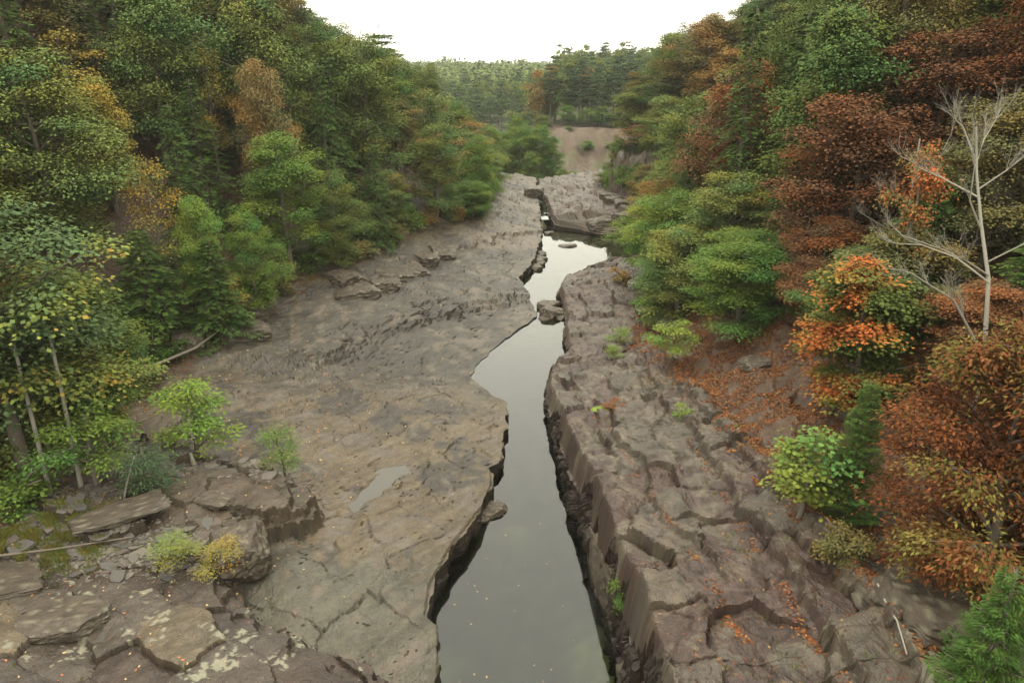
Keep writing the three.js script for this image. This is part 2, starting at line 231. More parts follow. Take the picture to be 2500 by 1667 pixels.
// ---------- rock banks: one sheet each, cut along its joints into blocks ----------
const zs = []; for (let z = 14; z > -13; z -= 0.5) zs.push(z);
for (let z = -13; z > -117; z -= 0.05 * Math.pow(-z / 20, 1.7)) zs.push(z);
function bank(side, nFine, dsFine, label) {
  const S = []; for (let i = 0; i < nFine; i++) S.push(i * dsFine); { let ds = dsFine; while (S[S.length - 1] < 230) { ds = Math.min(ds * 1.07, 14); S.push(S[S.length - 1] + ds); } }
  const nW = 40, nc = nW + S.length, nr = zs.length, P = new Float32Array(nr * nc * 3), C = new Float32Array(nr * nc * 3), U = new Float32Array(nr * nc * 2), I = new Float64Array(nr * nc).fill(-1);
  const edge = side < 0 ? xLeft : xRight, fn = side < 0 ? landLeft : landRight;
  for (let r = 0; r < nr; r++) {
    const z = zs[r], k = Math.max(0.9, Math.pow(Math.max(10, -z) / 18, 0.45));
    const rough = 0.26 * fbm(z * 0.5, side * 40, 2) + 0.03 * n2(z * 3.1, side * 9) + 0.16 * (hash(Math.floor(z * 0.6 + 0.8 * n2(z * 0.4, 3)), side + 7) - 0.5);
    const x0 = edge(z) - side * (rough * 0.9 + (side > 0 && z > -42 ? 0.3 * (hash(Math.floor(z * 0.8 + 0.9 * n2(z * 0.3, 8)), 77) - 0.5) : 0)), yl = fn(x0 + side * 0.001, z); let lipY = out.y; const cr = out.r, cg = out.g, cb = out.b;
    for (let c = 0; c < nc; c++) {
      const o = (r * nc + c) * 3; let x, y, zz = z;
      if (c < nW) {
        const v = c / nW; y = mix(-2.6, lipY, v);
        const hgt = clamp(lipY, 0.2, 4), joint = side > 0 ? 0.5 : 0.22;
        const wc = cells(z / 0.7 + 0.2 * n2(z, y), y / 0.62 + 0.25 * n2(z * 0.8, y), 95), col = wc.r1 - 0.5 - 0.5 * (1 - sstep(0, 0.08, wc.d));
        const under = side < 0 ? 0.35 * sstep(0.2, 1, hgt) * (1 - v) * sstep(0, 0.25, 1 - v) : 0.1 * (1 - v);
        let off = side > 0 ? hgt * 0.13 * (1 - v) - 0.05 : -under;
        off += joint * Math.min(1, hgt) * (col * 0.8 + 0.5 * fbm(z * 1.3, y * 0.7 + side * 20, 4)) * sstep(0, 0.12, 1 - v);
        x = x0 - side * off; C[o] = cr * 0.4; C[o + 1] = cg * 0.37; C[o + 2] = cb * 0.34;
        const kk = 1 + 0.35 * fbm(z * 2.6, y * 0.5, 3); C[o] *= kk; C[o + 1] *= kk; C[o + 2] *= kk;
      } else {
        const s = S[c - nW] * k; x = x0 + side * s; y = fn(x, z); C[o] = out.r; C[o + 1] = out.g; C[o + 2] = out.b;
        if (out.rock > 0.4 && s < 16 && z > -62 && z < -12) I[r * nc + c] = out.id;
      }
      P[o] = x; P[o + 1] = y; P[o + 2] = zz; const q = (r * nc + c) * 2; U[q] = (x + 0.8 * y) * 0.45; U[q + 1] = (z + 0.6 * y) * 0.45;
    }
  }
  // faces, sorted by block
  const buckets = new Map(); const rest = [];
  for (let r = 0; r < nr - 1; r++) for (let c = 0; c < nc - 1; c++) {
    const a = r * nc + c, b = a + 1, d = a + nc, e = d + 1;
    for (const t of side < 0 ? [[a, d, b], [b, d, e]] : [[a, b, d], [b, e, d]]) {
      const id = I[t[0]] === I[t[1]] || I[t[0]] === I[t[2]] ? I[t[0]] : I[t[1]] === I[t[2]] ? I[t[1]] : I[t[0]];
      if (id < 0) rest.push(...t); else { let l = buckets.get(id); if (!l) buckets.set(id, l = []); l.push(...t); }
    }
  }
  const whole = new THREE.BufferGeometry(); whole.setAttribute('position', new THREE.BufferAttribute(P, 3));
  const all = []; for (const t of rest) all.push(t); for (const l of buckets.values()) for (const t of l) all.push(t);
  whole.setIndex(all); whole.computeVertexNormals(); const N = whole.attributes.normal.array;
  const cut = (list) => {
    const map = new Map(), idx = new Uint32Array(list.length), p = [], n = [], cc = [], u = [];
    for (let i = 0; i < list.length; i++) { const s = list[i]; let t = map.get(s); if (t === undefined) { t = map.size; map.set(s, t); p.push(P[s * 3], P[s * 3 + 1], P[s * 3 + 2]); n.push(N[s * 3], N[s * 3 + 1], N[s * 3 + 2]); cc.push(C[s * 3], C[s * 3 + 1], C[s * 3 + 2]); u.push(U[s * 2], U[s * 2 + 1]); } idx[i] = t; }
    const g = new THREE.BufferGeometry(); g.setAttribute('position', new THREE.Float32BufferAttribute(p, 3)); g.setAttribute('normal', new THREE.Float32BufferAttribute(n, 3)); g.setAttribute('color', new THREE.Float32BufferAttribute(cc, 3)); g.setAttribute('uv', new THREE.Float32BufferAttribute(u, 2)); g.setIndex(new THREE.BufferAttribute(idx, 1)); return g;
  };
  const g = group('rock_shelf'); tag(g, label, 'rock shelf', null, 'structure');
  const lists = [...buckets.values()].sort((p, q) => q.length - p.length);
  for (const l of lists.slice(290)) for (const t of l) rest.push(t);
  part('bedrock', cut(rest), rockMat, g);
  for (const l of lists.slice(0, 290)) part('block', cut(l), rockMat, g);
  console.log('bank', side, nr, nc, lists.length);
}
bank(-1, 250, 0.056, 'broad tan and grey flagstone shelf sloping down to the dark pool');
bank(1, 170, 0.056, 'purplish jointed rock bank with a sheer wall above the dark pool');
{ // riverbed
  const g = new THREE.PlaneGeometry(34, 134, 90, 300); g.rotateX(-Math.PI / 2); g.translate(4, 0, -57); const p = g.attributes.position, col = [];
  for (let i = 0; i < p.count; i++) {
    const x = p.getX(i), z = p.getZ(i), e = Math.min(x - xLeft(z), xRight(z) - x), q = cells(x / 1.8, z / 2.3, 90), k = fbm(x * 0.8, z * 0.8, 3);
    const shoal = Math.max(sstep(1.2, 2.6, x + 0.4 * k) * sstep(-23, -19, z), 0.7 * sstep(-1, -2.2, x) * sstep(-21, -19, z), 0.8 * sstep(-43, -52, z), 0.75 * Math.max(0, 1 - Math.abs(z + 26.5) / 1.6) * sstep(1.6, 0, x));
    p.setY(i, -2.3 + 0.25 * k + (q.r1 - 0.5) * 0.35 + shoal * (1.35 + 0.3 * (q.r2 - 0.5)) - 0.1);
    const v = 1 + 0.4 * k; col.push(0.22 * v, 0.21 * v, 0.13 * v);
  }
  g.setAttribute('color', new THREE.Float32BufferAttribute(col, 3)); g.computeVertexNormals();
  tag(top('riverbed', g, new THREE.MeshStandardMaterial({ vertexColors: true, roughness: 1 })), 'olive silty rock bed seen through the clear pool', 'riverbed', null, 'structure');
}
const waterMat = new THREE.MeshPhysicalMaterial({ color: 0xffffff, roughness: 0.0, transmission: 1, thickness: 2, ior: 1.48, attenuationColor: new THREE.Color().setRGB(0.27, 0.33, 0.17), attenuationDistance: 1.8 });
function water(name, pts, y, label) { const s = new THREE.Shape(pts.map(([x, z]) => new THREE.Vector2(x, -z))); const g = new THREE.ShapeGeometry(s); g.rotateX(-Math.PI / 2); g.translate(0, y, 0); return tag(top(name, g, waterMat), label, 'water', null, 'structure'); }
water('river_water', [[-4.5, 12], [-4.5, -40], [-4.5, -46], [-1.5, -52], [0, -66], [2, -86.9], [4.6, -87.2], [8, -86.5], [17, -84], [17, -72], [8, -68], [6, -62], [6, 12]], 0, 'still dark pool between rock banks mirroring the white sky');
water('stream_water', [[3.0, -88.6], [3.2, -107], [4.8, -107], [5.1, -88.6]], 0.86, 'narrow bright thread of water in a notch of the far ledges');
water('puddle_water', [[-8, -25.4], [-6.6, -25.2], [-4.9, -27.6], [-4.5, -28.9], [-5, -29.6], [-6, -29.3], [-7.6, -27]], 0.9, 'shallow rain puddle lying in a hollow of the tan shelf').material = new THREE.MeshPhysicalMaterial({ color: new THREE.Color().setRGB(0.05, 0.046, 0.038), roughness: 0.03, ior: 1.3 });
{ // far ground, bluff and plateau
  const xs = [], zz = []; for (let x = 0, d = 0.9; x < 700; x += d) { xs.push(x); if (x) xs.unshift(-x); if (x > 40) d *= 1.1; } for (let z = -115.5, d = 0.7; z > -1700; z -= d) { zz.push(z); if (z < -165) d *= 1.1; }
  const p = [], c = [], u = [], idx = [];
  zz.forEach((z) => xs.forEach((x0) => {
    const x = x0 + 8, y = landFar(x, z) - (z > -117.2 ? 0.3 : 0); p.push(x, y, z); u.push(x * 0.3, z * 0.3);
    const k = fbm(x * 0.2, z * 0.2, 4), st = fbm(x * 0.9 + z * 0.3, z * 0.06, 3), bluff = z < -138 && z > -186 && x > -4 && x < 44, v = 1 + 0.45 * k + 0.3 * st;
    let q = [0.05 * v, 0.055 * v, 0.022 * v];
    if (bluff) { const gr = sstep(-0.1, 0.25, k + st * 0.5 + (x < 11 ? 0.12 : -0.12)) * sstep(-176, -164, z); q = [mix(0.09, 0.055, gr) * v, mix(0.062, 0.064, gr) * v, mix(0.044, 0.026, gr) * v]; }
    else if (z > -119) q = [0.066 * v, 0.057 * v, 0.048 * v];
    c.push(...q);
  }));
  const nx = xs.length; for (let j = 0; j < zz.length - 1; j++) for (let i = 0; i < nx - 1; i++) { const a = j * nx + i; idx.push(a, a + 1, a + nx, a + 1, a + nx + 1, a + nx); }
  const g = new THREE.BufferGeometry(); g.setAttribute('position', new THREE.Float32BufferAttribute(p, 3)); g.setAttribute('color', new THREE.Float32BufferAttribute(c, 3)); g.setAttribute('uv', new THREE.Float32BufferAttribute(u, 2)); g.setIndex(idx); g.computeVertexNormals();
  tag(top('ground', g, new THREE.MeshStandardMaterial({ vertexColors: true, map: grain, bumpMap: relief, bumpScale: 0.05, roughness: 0.95 })), 'bare eroded bluff and rising ground beyond the bend', 'ground', null, 'structure');
}
console.log('land done');
// ---------- trees ----------
const leafMats = {};
const PAL = {
  hemlock: [0.042, 0.076, 0.015], darkgreen: [0.062, 0.09, 0.021], green: [0.09, 0.118, 0.03], midgreen: [0.076, 0.124, 0.024], lime: [0.12, 0.17, 0.03], yellowgreen: [0.115, 0.135, 0.034], gold: [0.19, 0.145, 0.032], yellow: [0.22, 0.18, 0.04],
  peach: [0.16, 0.115, 0.045], orange: [0.3, 0.105, 0.03], rust: [0.13, 0.06, 0.026], maroon: [0.095, 0.04, 0.018], olive: [0.1, 0.088, 0.03], brown: [0.2, 0.085, 0.035], pine: [0.042, 0.07, 0.03], scarlet: [0.36, 0.075, 0.03], cedar: [0.036, 0.07, 0.014], amber: [0.16, 0.1, 0.03], white: [1, 1, 1],
};
const leafMat = (p) => leafMats[p] ??= new THREE.MeshPhysicalMaterial({ specularIntensity: 0.2, color: new THREE.Color().setRGB(...PAL[p]), vertexColors: true, roughness: 0.95, side: THREE.DoubleSide });
const gauss = (R) => (R() + R() + R() - 1.5) * 1.15;
function clump(mb, R, cx, cy, cz, rc, n, L, W, flat, tint, hub) {
  for (let i = 0; i < n; i++) {
    const gx = gauss(R) * rc, gy = gauss(R) * rc * flat, gz = gauss(R) * rc, x = cx + gx, z = cz + gz, y = cy + gy - 0.12 * (gx * gx + gz * gz) / rc;
    let nx = gx * 0.35 / rc + (R() - 0.5) * 1.1, ny = 0.55 + 0.6 * R(), nz = gz * 0.35 / rc + (R() - 0.5) * 1.1, l = Math.hypot(nx, ny, nz); nx /= l; ny /= l; nz /= l;
    let dx = gx / rc + (R() - 0.5) * 1.6 + (cx - hub[0]) * 0.12, dy = -0.25 + (R() - 0.5) * 0.5, dz = gz / rc + (R() - 0.5) * 1.6 + (cz - hub[1]) * 0.12; const q = dx * nx + dy * ny + dz * nz; dx -= q * nx; dy -= q * ny; dz -= q * nz; l = Math.hypot(dx, dy, dz) || 1;
    const s = 0.7 + 0.6 * R(), c = tint(x, y, z, R);
    mb.leaf(x, y, z, dx / l, dy / l, dz / l, nx, ny, nz, L * s, W * s, c[0], c[1], c[2]);
  }
}
const plainTint = (hue) => (x, y, z, R) => { const b = 0.72 + 0.56 * R(), h = hue + (R() - 0.5) * 0.35; return [b * (1 + 0.5 * h), b * (1 + 0.06 * h), b * (1 - 0.3 * h)]; };
function broad(seed, o = {}) {
  const { H = 12, R: RR = 4, base = 0.28, clumps = 85, per = 125, leaf = 0.21, wide = 0.14, rc = 0.95, flat = 0.42, tint, lean = 0.6, stems = 1, bark = barkMat } = o;
  const R = rngOf(seed), leaves = new MB(), wood = new MB(), hb = H * base, spine = [];
  for (let s = 0; s < stems; s++) {
    const lx = (R() - 0.5) * lean * (stems > 1 ? 4 : 1), lz = (R() - 0.5) * lean * (stems > 1 ? 4 : 1), line = [];
    for (let k = 0; k <= 7; k++) { const t = k / 7; line.push([lx * t * t * 2 + 0.12 * n2(seed + s, t * 3), H * 0.86 * t - 0.3 * (k === 0), lz * t * t * 2 + 0.12 * n2(seed + s + 9, t * 3)]); }
    wood.tube(line, H * 0.016 + 0.03, 0.03, 7); spine.push(line);
  }
  const boughs = Math.max(7, Math.round(clumps / 4.6));
  for (let i = 0; i < boughs; i++) {
    const t = Math.pow((i + 0.15 + 0.7 * R()) / boughs, 0.92), a = i * 2.39996 + (R() - 0.5) * 1.1, line = spine[i % stems], ca = Math.cos(a), sa = Math.sin(a);
    const env = RR * Math.pow(Math.sin(Math.PI * (0.16 + 0.8 * t)), 0.7) * (0.66 + 0.36 * R() + 0.34 * Math.pow(R(), 3)) * (0.85 + 0.35 * n2(ca * 1.2 + seed, sa * 1.2 + t * 2));
    const yTip = hb + (H - hb) * (t * 0.93 + 0.05 * (R() - 0.3)) , ya = clamp(yTip - env * (0.35 + 0.35 * R()), hb * 0.6, H * 0.84), b0 = line[Math.floor(Math.min(6.99, ya / (H * 0.86) * 7))];
    const arch = 0.1 + 0.2 * R(), pt = (u) => [b0[0] + ca * env * u, mix(ya, yTip, Math.pow(u, 0.8)) + env * arch * u * (1 - u) * 1.4, b0[2] + sa * env * u];
    wood.tube([[b0[0], ya, b0[2]], pt(0.33), pt(0.66), pt(0.97)], 0.025 + env * 0.014, 0.01, 5);
    const hue = n2(i * 0.73, seed) * 0.75, tn = tint ? (x, y, z, q) => tint(x, y, z, q, hue) : plainTint(hue), m = t > 0.9 ? 3 : 5;
    for (let k = 0; k < m; k++) {
      const u = k === 0 ? 1 : 0.38 + 0.62 * R(), q = pt(u), side = (k === 0 ? 0 : (k % 2 ? 1 : -1) * (0.25 + 0.75 * R())) * env * 0.36 * (1.25 - 0.6 * u), cx = q[0] - sa * side, cz = q[2] + ca * side, cy = q[1] + 0.12 * RR * (R() - 0.45) - Math.abs(side) * 0.15;
      if (k) wood.tube([pt(u * 0.8), [mix(pt(u * 0.8)[0], cx, 0.6), mix(pt(u * 0.8)[1], cy, 0.5), mix(pt(u * 0.8)[2], cz, 0.6)], [cx, cy, cz]], 0.012 + env * 0.004, 0.005, 4);
      const sz = rc * (k === 0 ? 0.6 + 0.3 * R() : 0.7 + 0.65 * R()); clump(leaves, R, cx, cy, cz, sz, Math.round(per * sz * sz / (rc * rc) * (0.85 + 0.4 * R())), leaf, wide, flat * (0.8 + 0.5 * R()), tn, [b0[0], b0[2]]);
    }
  }
  return { parts: [['trunk', wood.geo(), bark], ['crown', leaves.geo(), null]], H, R: RR };
}
function hemlock(seed, o = {}) {
  const { H = 14, R: RR = 3, n = 120, low = 0.06, L = 0.3, W = 0.12, dens = 1, droop = 0.28 } = o, R = rngOf(seed), leaves = new MB(), wood = new MB();
  wood.tube([[0, -0.3, 0], [0.05, H * 0.3, 0], [0, H * 0.7, 0.05], [0, H, 0]], H * 0.014 + 0.03, 0.015, 6);
  for (let i = 0; i < n; i++) {
    const t = (i + R()) / n, y = H * (low + (0.985 - low) * Math.pow(t, 0.85)), a = i * 2.4 + R(), len = RR * (Math.pow(1 - (y / H), 0.8) * 0.96 + 0.06) * (0.6 + 0.5 * R()), ca = Math.cos(a), sa = Math.sin(a), rise = 0.16, pt = (u) => [ca * len * u, y + len * (rise * u - droop * u * u * 1.7), sa * len * u];
    wood.tube([pt(0), pt(0.35), pt(0.7), pt(1)], 0.01 + len * 0.008, 0.005, 4);
    const hue = (R() - 0.5) * 0.7, br = 0.85 + 0.3 * R(), m = Math.max(4, Math.round(len * 7 * dens));
    for (let k = 0; k < m; k++) {
      const u = 0.2 + 0.8 * (k + R()) / m, q = pt(u), wdt = len * 0.42 * (1.08 - u) + 0.12;
      for (const sgn of [-1, 1]) for (let j = 0; j < 3; j++) {
        const off = wdt * (0.1 + 0.9 * R()) * sgn, px = q[0] - sa * off, pz = q[2] + ca * off, py = q[1] - Math.abs(off) * 0.22 + (R() - 0.5) * 0.12;
        let dx = ca * 0.7 - sa * sgn * 0.8 + (R() - 0.5) * 0.6, dy = -0.25 + (R() - 0.5) * 0.35, dz = sa * 0.7 + ca * sgn * 0.8 + (R() - 0.5) * 0.6; const l = Math.hypot(dx, dy, dz);
        let nx = (R() - 0.5) * 0.7 + ca * 0.2, ny = 1, nz = (R() - 0.5) * 0.7 + sa * 0.2; const nl = Math.hypot(nx, ny, nz), b = br * (0.75 + 0.5 * R()), s = 0.7 + 0.6 * R();
        leaves.leaf(px, py, pz, dx / l, dy / l, dz / l, nx / nl, ny / nl, nz / nl, L * s, W * s, b * (1 + 0.25 * hue), b, b * (1 - 0.2 * hue));
      }
    }
  }
  return { parts: [['trunk', wood.geo(), barkMat], ['crown', leaves.geo(), null]], H, R: RR };
}
function pine(seed, o = {}) {
  const { H = 17, R: RR = 3.4, low = 0.35, whorl = 0.95, L = 0.26, W = 0.05, per = 46, asc = 0.25 } = o, R = rngOf(seed), leaves = new MB(), wood = new MB();
  wood.tube([[0, -0.3, 0], [0.05, H * 0.4, 0.04], [0, H, 0]], H * 0.013 + 0.03, 0.02, 7);
  for (let y = H * low; y < H - 0.3; y += whorl * (0.7 + 0.6 * R())) {
    const t = (y - H * low) / (H * (1 - low)), nb = 4 + Math.floor(R() * 3), a0 = R() * 6.3;
    for (let b = 0; b < nb; b++) {
      const a = a0 + b / nb * 6.283 + (R() - 0.5) * 0.6, len = RR * (Math.pow(1 - t, 0.65) * 0.95 + 0.12) * (0.55 + 0.6 * R()), ca = Math.cos(a), sa = Math.sin(a), pt = (u) => [ca * len * u, y + len * asc * u * u + 0.1 * u, sa * len * u];
      wood.tube([pt(0), pt(0.5), pt(1)], 0.012 + len * 0.008, 0.006, 4);
      const m = Math.max(2, Math.round(len * 1.7)), hue = (R() - 0.5) * 0.6;
      for (let k = 0; k < m; k++) { const u = 0.4 + 0.62 * (k + 0.5) / m, q = pt(u), off = (R() - 0.5) * len * 0.45; clump(leaves, R, q[0] - sa * off, q[1] + 0.08, q[2] + ca * off, 0.42, per, L, W, 0.35, plainTint(hue), [0, 0]); }
    }
  }
  return { parts: [['trunk', wood.geo(), barkMat], ['crown', leaves.geo(), null]], H, R: RR };
}
function plant(proto, pal, name, x, z, topY, R, turn, label, category, grp, y0) {
  const y = y0 ?? land(x, z, false) - 0.15, g = group(name, x, y, z, turn), sy = (topY - y) / proto.H, sx = R / proto.R;
  g.scale.set(sx, sy, sx);
  for (const [n, geo, mat] of proto.parts) part(n, geo, mat ?? leafMat(pal), g);
  return tag(g, label, category, grp);
}
const fineLeaf = { leaf: 0.155, wide: 0.1, rc: 0.8, flat: 0.52 };
const B = [broad(101, { ...fineLeaf, base: 0.16, clumps: 125, per: 270 }), broad(102, { ...fineLeaf, R: 3.6, H: 13, base: 0.2, clumps: 130, per: 250 }), broad(103, { ...fineLeaf, R: 4.4, base: 0.12, clumps: 145, per: 250 }), broad(104, { ...fineLeaf, R: 3.2, base: 0.22, flat: 0.5, clumps: 110, per: 260 })];
const SP = [broad(111, { R: 2.6, H: 11, clumps: 60, per: 60, leaf: 0.19, rc: 0.8, base: 0.2 }), broad(112, { R: 3, H: 12, clumps: 70, per: 55, rc: 0.9 })];
const HM = [hemlock(121), hemlock(122, { R: 3.5, H: 14, n: 130 }), hemlock(123, { R: 2.6, H: 13, droop: 0.36 })];
const PN = [pine(131), pine(132, { R: 3.8, low: 0.28 })];
const FB = [broad(141, { clumps: 46, per: 60, leaf: 0.42, wide: 0.3, rc: 1.15 }), broad(142, { clumps: 50, per: 60, leaf: 0.42, wide: 0.3, rc: 1.15, R: 3.4, H: 13 })];
const FP = [pine(151, { per: 16, L: 0.6, W: 0.2, whorl: 1.1, low: 0.3 }), pine(152, { per: 16, L: 0.6, W: 0.2, whorl: 1.1, low: 0.38, R: 2.8 })];
console.log('prototypes done');
const taken = [];
const SHELF = 'the slope above the tan shelf', BANK = 'the slope above the purplish rock bank';
// trees that stand out: prototype, colour, x, z, height of the top above the water, radius, label, kind
const standout = [
  // wooded slope above the tan shelf
  [B[0], 'green', -27.5, -44, 19.6, 5.2, 'large dull green oak with layered boughs beside the gold birch', 'oak'],
  [SP[1], 'gold', -34.5, -47.5, 21.2, 3.2, 'golden tree poking out above the large dull green oak', 'tree'],
  [SP[0], 'gold', -30, -53, 21, 2.6, 'gold birch with thin foliage behind the large dull green oak', 'birch'],
  [B[3], 'yellow', -27, -50, 18, 2.2, 'bright yellow tree beside a bare pole trunk', 'tree'],
  [SP[0], 'gold', -22, -44.5, 13.6, 1.7, 'slim pale gold tree with sparse leaves in front of hemlocks', 'tree'],
  [B[3], 'lime', -19.5, -44.5, 11.2, 1.6, 'small lime green tree at the foot of the dark hemlocks', 'tree'],
  [HM[1], 'hemlock', -21.8, -42, 9.4, 3.4, 'dense dark hemlock beside the dark hollow under the wood', 'hemlock'],
  [HM[0], 'hemlock', -18.4, -43.6, 8.6, 2.6, 'dark hemlock sweeping its low boughs over the rock outcrop', 'hemlock'],
  [B[0], 'midgreen', -17.2, -47, 9.6, 2.3, 'mid green tree standing over the rock outcrop', 'tree'],
  [HM[2], 'hemlock', -30.5, -57, 22, 3, 'tall pointed hemlock rising behind the slim pale gold tree', 'hemlock'],
  [HM[0], 'hemlock', -22.5, -54, 17.4, 3.1, 'broad hemlock below the pale yellow birch', 'hemlock'],
  [SP[1], 'yellow', -23.6, -60, 20.6, 2, 'pale yellow birch between dark hemlocks', 'birch'],
  [B[2], 'peach', -19, -58, 19.4, 3, 'tree turning peach and pink at its top above green boughs', 'tree'],
  [B[1], 'midgreen', -16.8, -54, 14.4, 3.4, 'tall bright green maple below the peach tree', 'maple'],
  [HM[1], 'hemlock', -15.6, -63, 18.6, 2.8, 'blue green hemlock beside the peach tree', 'hemlock'],
  [B[0], 'green', -14, -57.5, 11, 2.6, 'green tree leaning over the stone blocks', 'tree'],
  [FP[0], 'pine', -25.5, -92, 27.5, 4.4, 'tall pine with stepped boughs standing above the ridge', 'pine'],
  [FP[1], 'pine', -17, -103, 22.5, 4, 'second pine breaking the skyline further along the ridge', 'pine'],
  [B[3], 'yellowgreen', -11.6, -69, 9.6, 2.2, 'yellow green tree with orange tips at the foot of the ridge', 'tree'],
  [SP[1], 'amber', -8.2, -79, 12.4, 3.2, 'amber tree with thin crown where the wood reaches the ledges', 'tree'],
  [B[1], 'olive', -12.5, -82, 15.5, 3.4, 'olive brown tree on the ridge above the amber tree', 'tree'],
  [B[2], 'midgreen', -4.2, -80, 6.8, 3, 'leafy green bush tree overhanging the layered ledges', 'tree'],
  [B[0], 'midgreen', -3.6, -88, 7.4, 2.8, 'rounded green tree beside the upper ledges', 'tree'],
  // wooded slope above the purplish bank
  [B[0], 'amber', 26, -91, 20.6, 5.6, 'large amber orange tree on the skyline', 'tree'],
  [B[1], 'darkgreen', 32, -104, 27.5, 4.6, 'dark green oak standing clear on the skyline', 'oak'],
  [SP[1], 'rust', 28.5, -80, 23, 3.2, 'rust tree between the amber tree and the maroon oak', 'tree'],
  [B[2], 'maroon', 17.5, -37.5, 17.4, 5.2, 'big maroon oak filling the middle of the slope', 'oak'],
  [B[1], 'maroon', 22.5, -40, 20.5, 4.6, 'maroon oak rising behind the big maroon one', 'oak'],
  [B[0], 'yellowgreen', 26.5, -50, 23.6, 4.6, 'yellow green tree above the maroon oaks', 'tree'],
  [PN[1], 'pine', 16.6, -62, 13.6, 3.4, 'light green pine with upswept boughs below the amber tree', 'pine'],
  [B[3], 'yellowgreen', 18.4, -93, 15.4, 3.8, 'yellow green tree above the rock face at the bend', 'tree'],
  [SP[0], 'rust', 16.5, -98, 11.5, 2.6, 'thin rusty tree rooted on the rock face at the bend', 'tree'],
  [B[2], 'midgreen', 11.8, -53, 10.2, 4, 'spreading green maple hiding the side of the rock dome', 'maple'],
  [B[0], 'yellowgreen', 14.6, -48, 12, 4, 'yellowing maple behind the spreading green one', 'maple'],
  [B[1], 'midgreen', 13.2, -41.2, 9.8, 2.9, 'fresh green maple on a slim trunk above the leaf litter', 'maple'],
  [B[0], 'lime', 11.2, -60, 8.6, 3, 'light green tree leaning out toward the inlet', 'tree'],
  [HM[1], 'hemlock', 17.5, -30.5, 14.5, 3.2, 'shadowy hemlock behind the orange maple', 'hemlock'],
  [HM[0], 'hemlock', 23.5, -28, 20.5, 3.2, 'dark hemlock standing behind the bare white tree', 'hemlock'],
  [HM[2], 'hemlock', 28.5, -35, 25, 3, 'tall dark hemlock high above the bare white tree', 'hemlock'],
  [B[2], 'olive', 20.4, -31, 17.6, 4, 'olive oak with browning leaves behind the bare white tree', 'oak'],
  [B[3], 'olive', 15.8, -29, 12.2, 3, 'olive and rust tree between the orange maple and the bare tree', 'tree'],
  [B[1], 'midgreen', 12.4, -38.2, 9.8, 3.1, 'broad green maple spreading over the leaf litter band', 'maple'],
  [B[3], 'yellowgreen', 11, -46.2, 8.8, 2.8, 'yellow green maple at the edge of the worn rock', 'maple'],
  [HM[1], 'hemlock', 18.4, -24.4, 13.6, 2.6, 'dark hemlock pressed close behind the bare white tree', 'hemlock'],
  [B[3], 'olive', 20.8, -22.6, 15.4, 3.2, 'browning oak crowding the bare white tree from uphill', 'oak'],
  [B[0], 'rust', 16.6, -23.6, 11.4, 2.5, 'rusty young oak at the foot of the bare white tree', 'oak'],
  [B[1], 'darkgreen', 15.4, -30.6, 11, 2.6, 'dark green tree closing the gap behind the orange maple', 'tree'],
  [B[0], 'rust', 15.2, -34.5, 11.6, 2.6, 'dark rust tree below the big maroon oak', 'tree'],
];
{
  let k = 0;
  for (const [proto, pal, x, z, ty, R, label, cat] of standout) { plant(proto, pal, cat === 'tree' ? 'broadleaf_tree' : cat + '_tree', x, z, ty, R, (k++ * 1.7) % 6.28, label, cat); taken.push([x, z, R]); }
}
const kindOf = { green: 'oak_tree', darkgreen: 'maple_tree', midgreen: 'fresh_green_tree', olive: 'oak_tree', amber: 'birch_tree', yellowgreen: 'yellow_green_tree', rust: 'oak_tree', maroon: 'oak_tree' };  // plain broadleaf trees; any species name here is made up from leaf colour
const short = standout.map(([, , x, z, , , l]) => [x, z, l.split(/ (?:with|beside|behind|above|over|in|at|between|below|standing|rising|leaning|poking|breaking|where|turning|hiding|filling|high|toward|on|sweeping|rooted|overhanging|further|and|to) /)[0]]);
const beside = (x, z, side) => { let b = null, m = 1e9; for (const q of short) if (q[0] * side > 0) { const d = Math.hypot(q[0] - x, q[1] - z); if (d < m) { m = d; b = q; } } const up = (x - b[0]) * side; return (up > 2.5 ? ' uphill of the ' : up < -2.5 ? ' downhill of the ' : z > b[1] ? ' before the ' : ' beyond the ') + b[2]; };
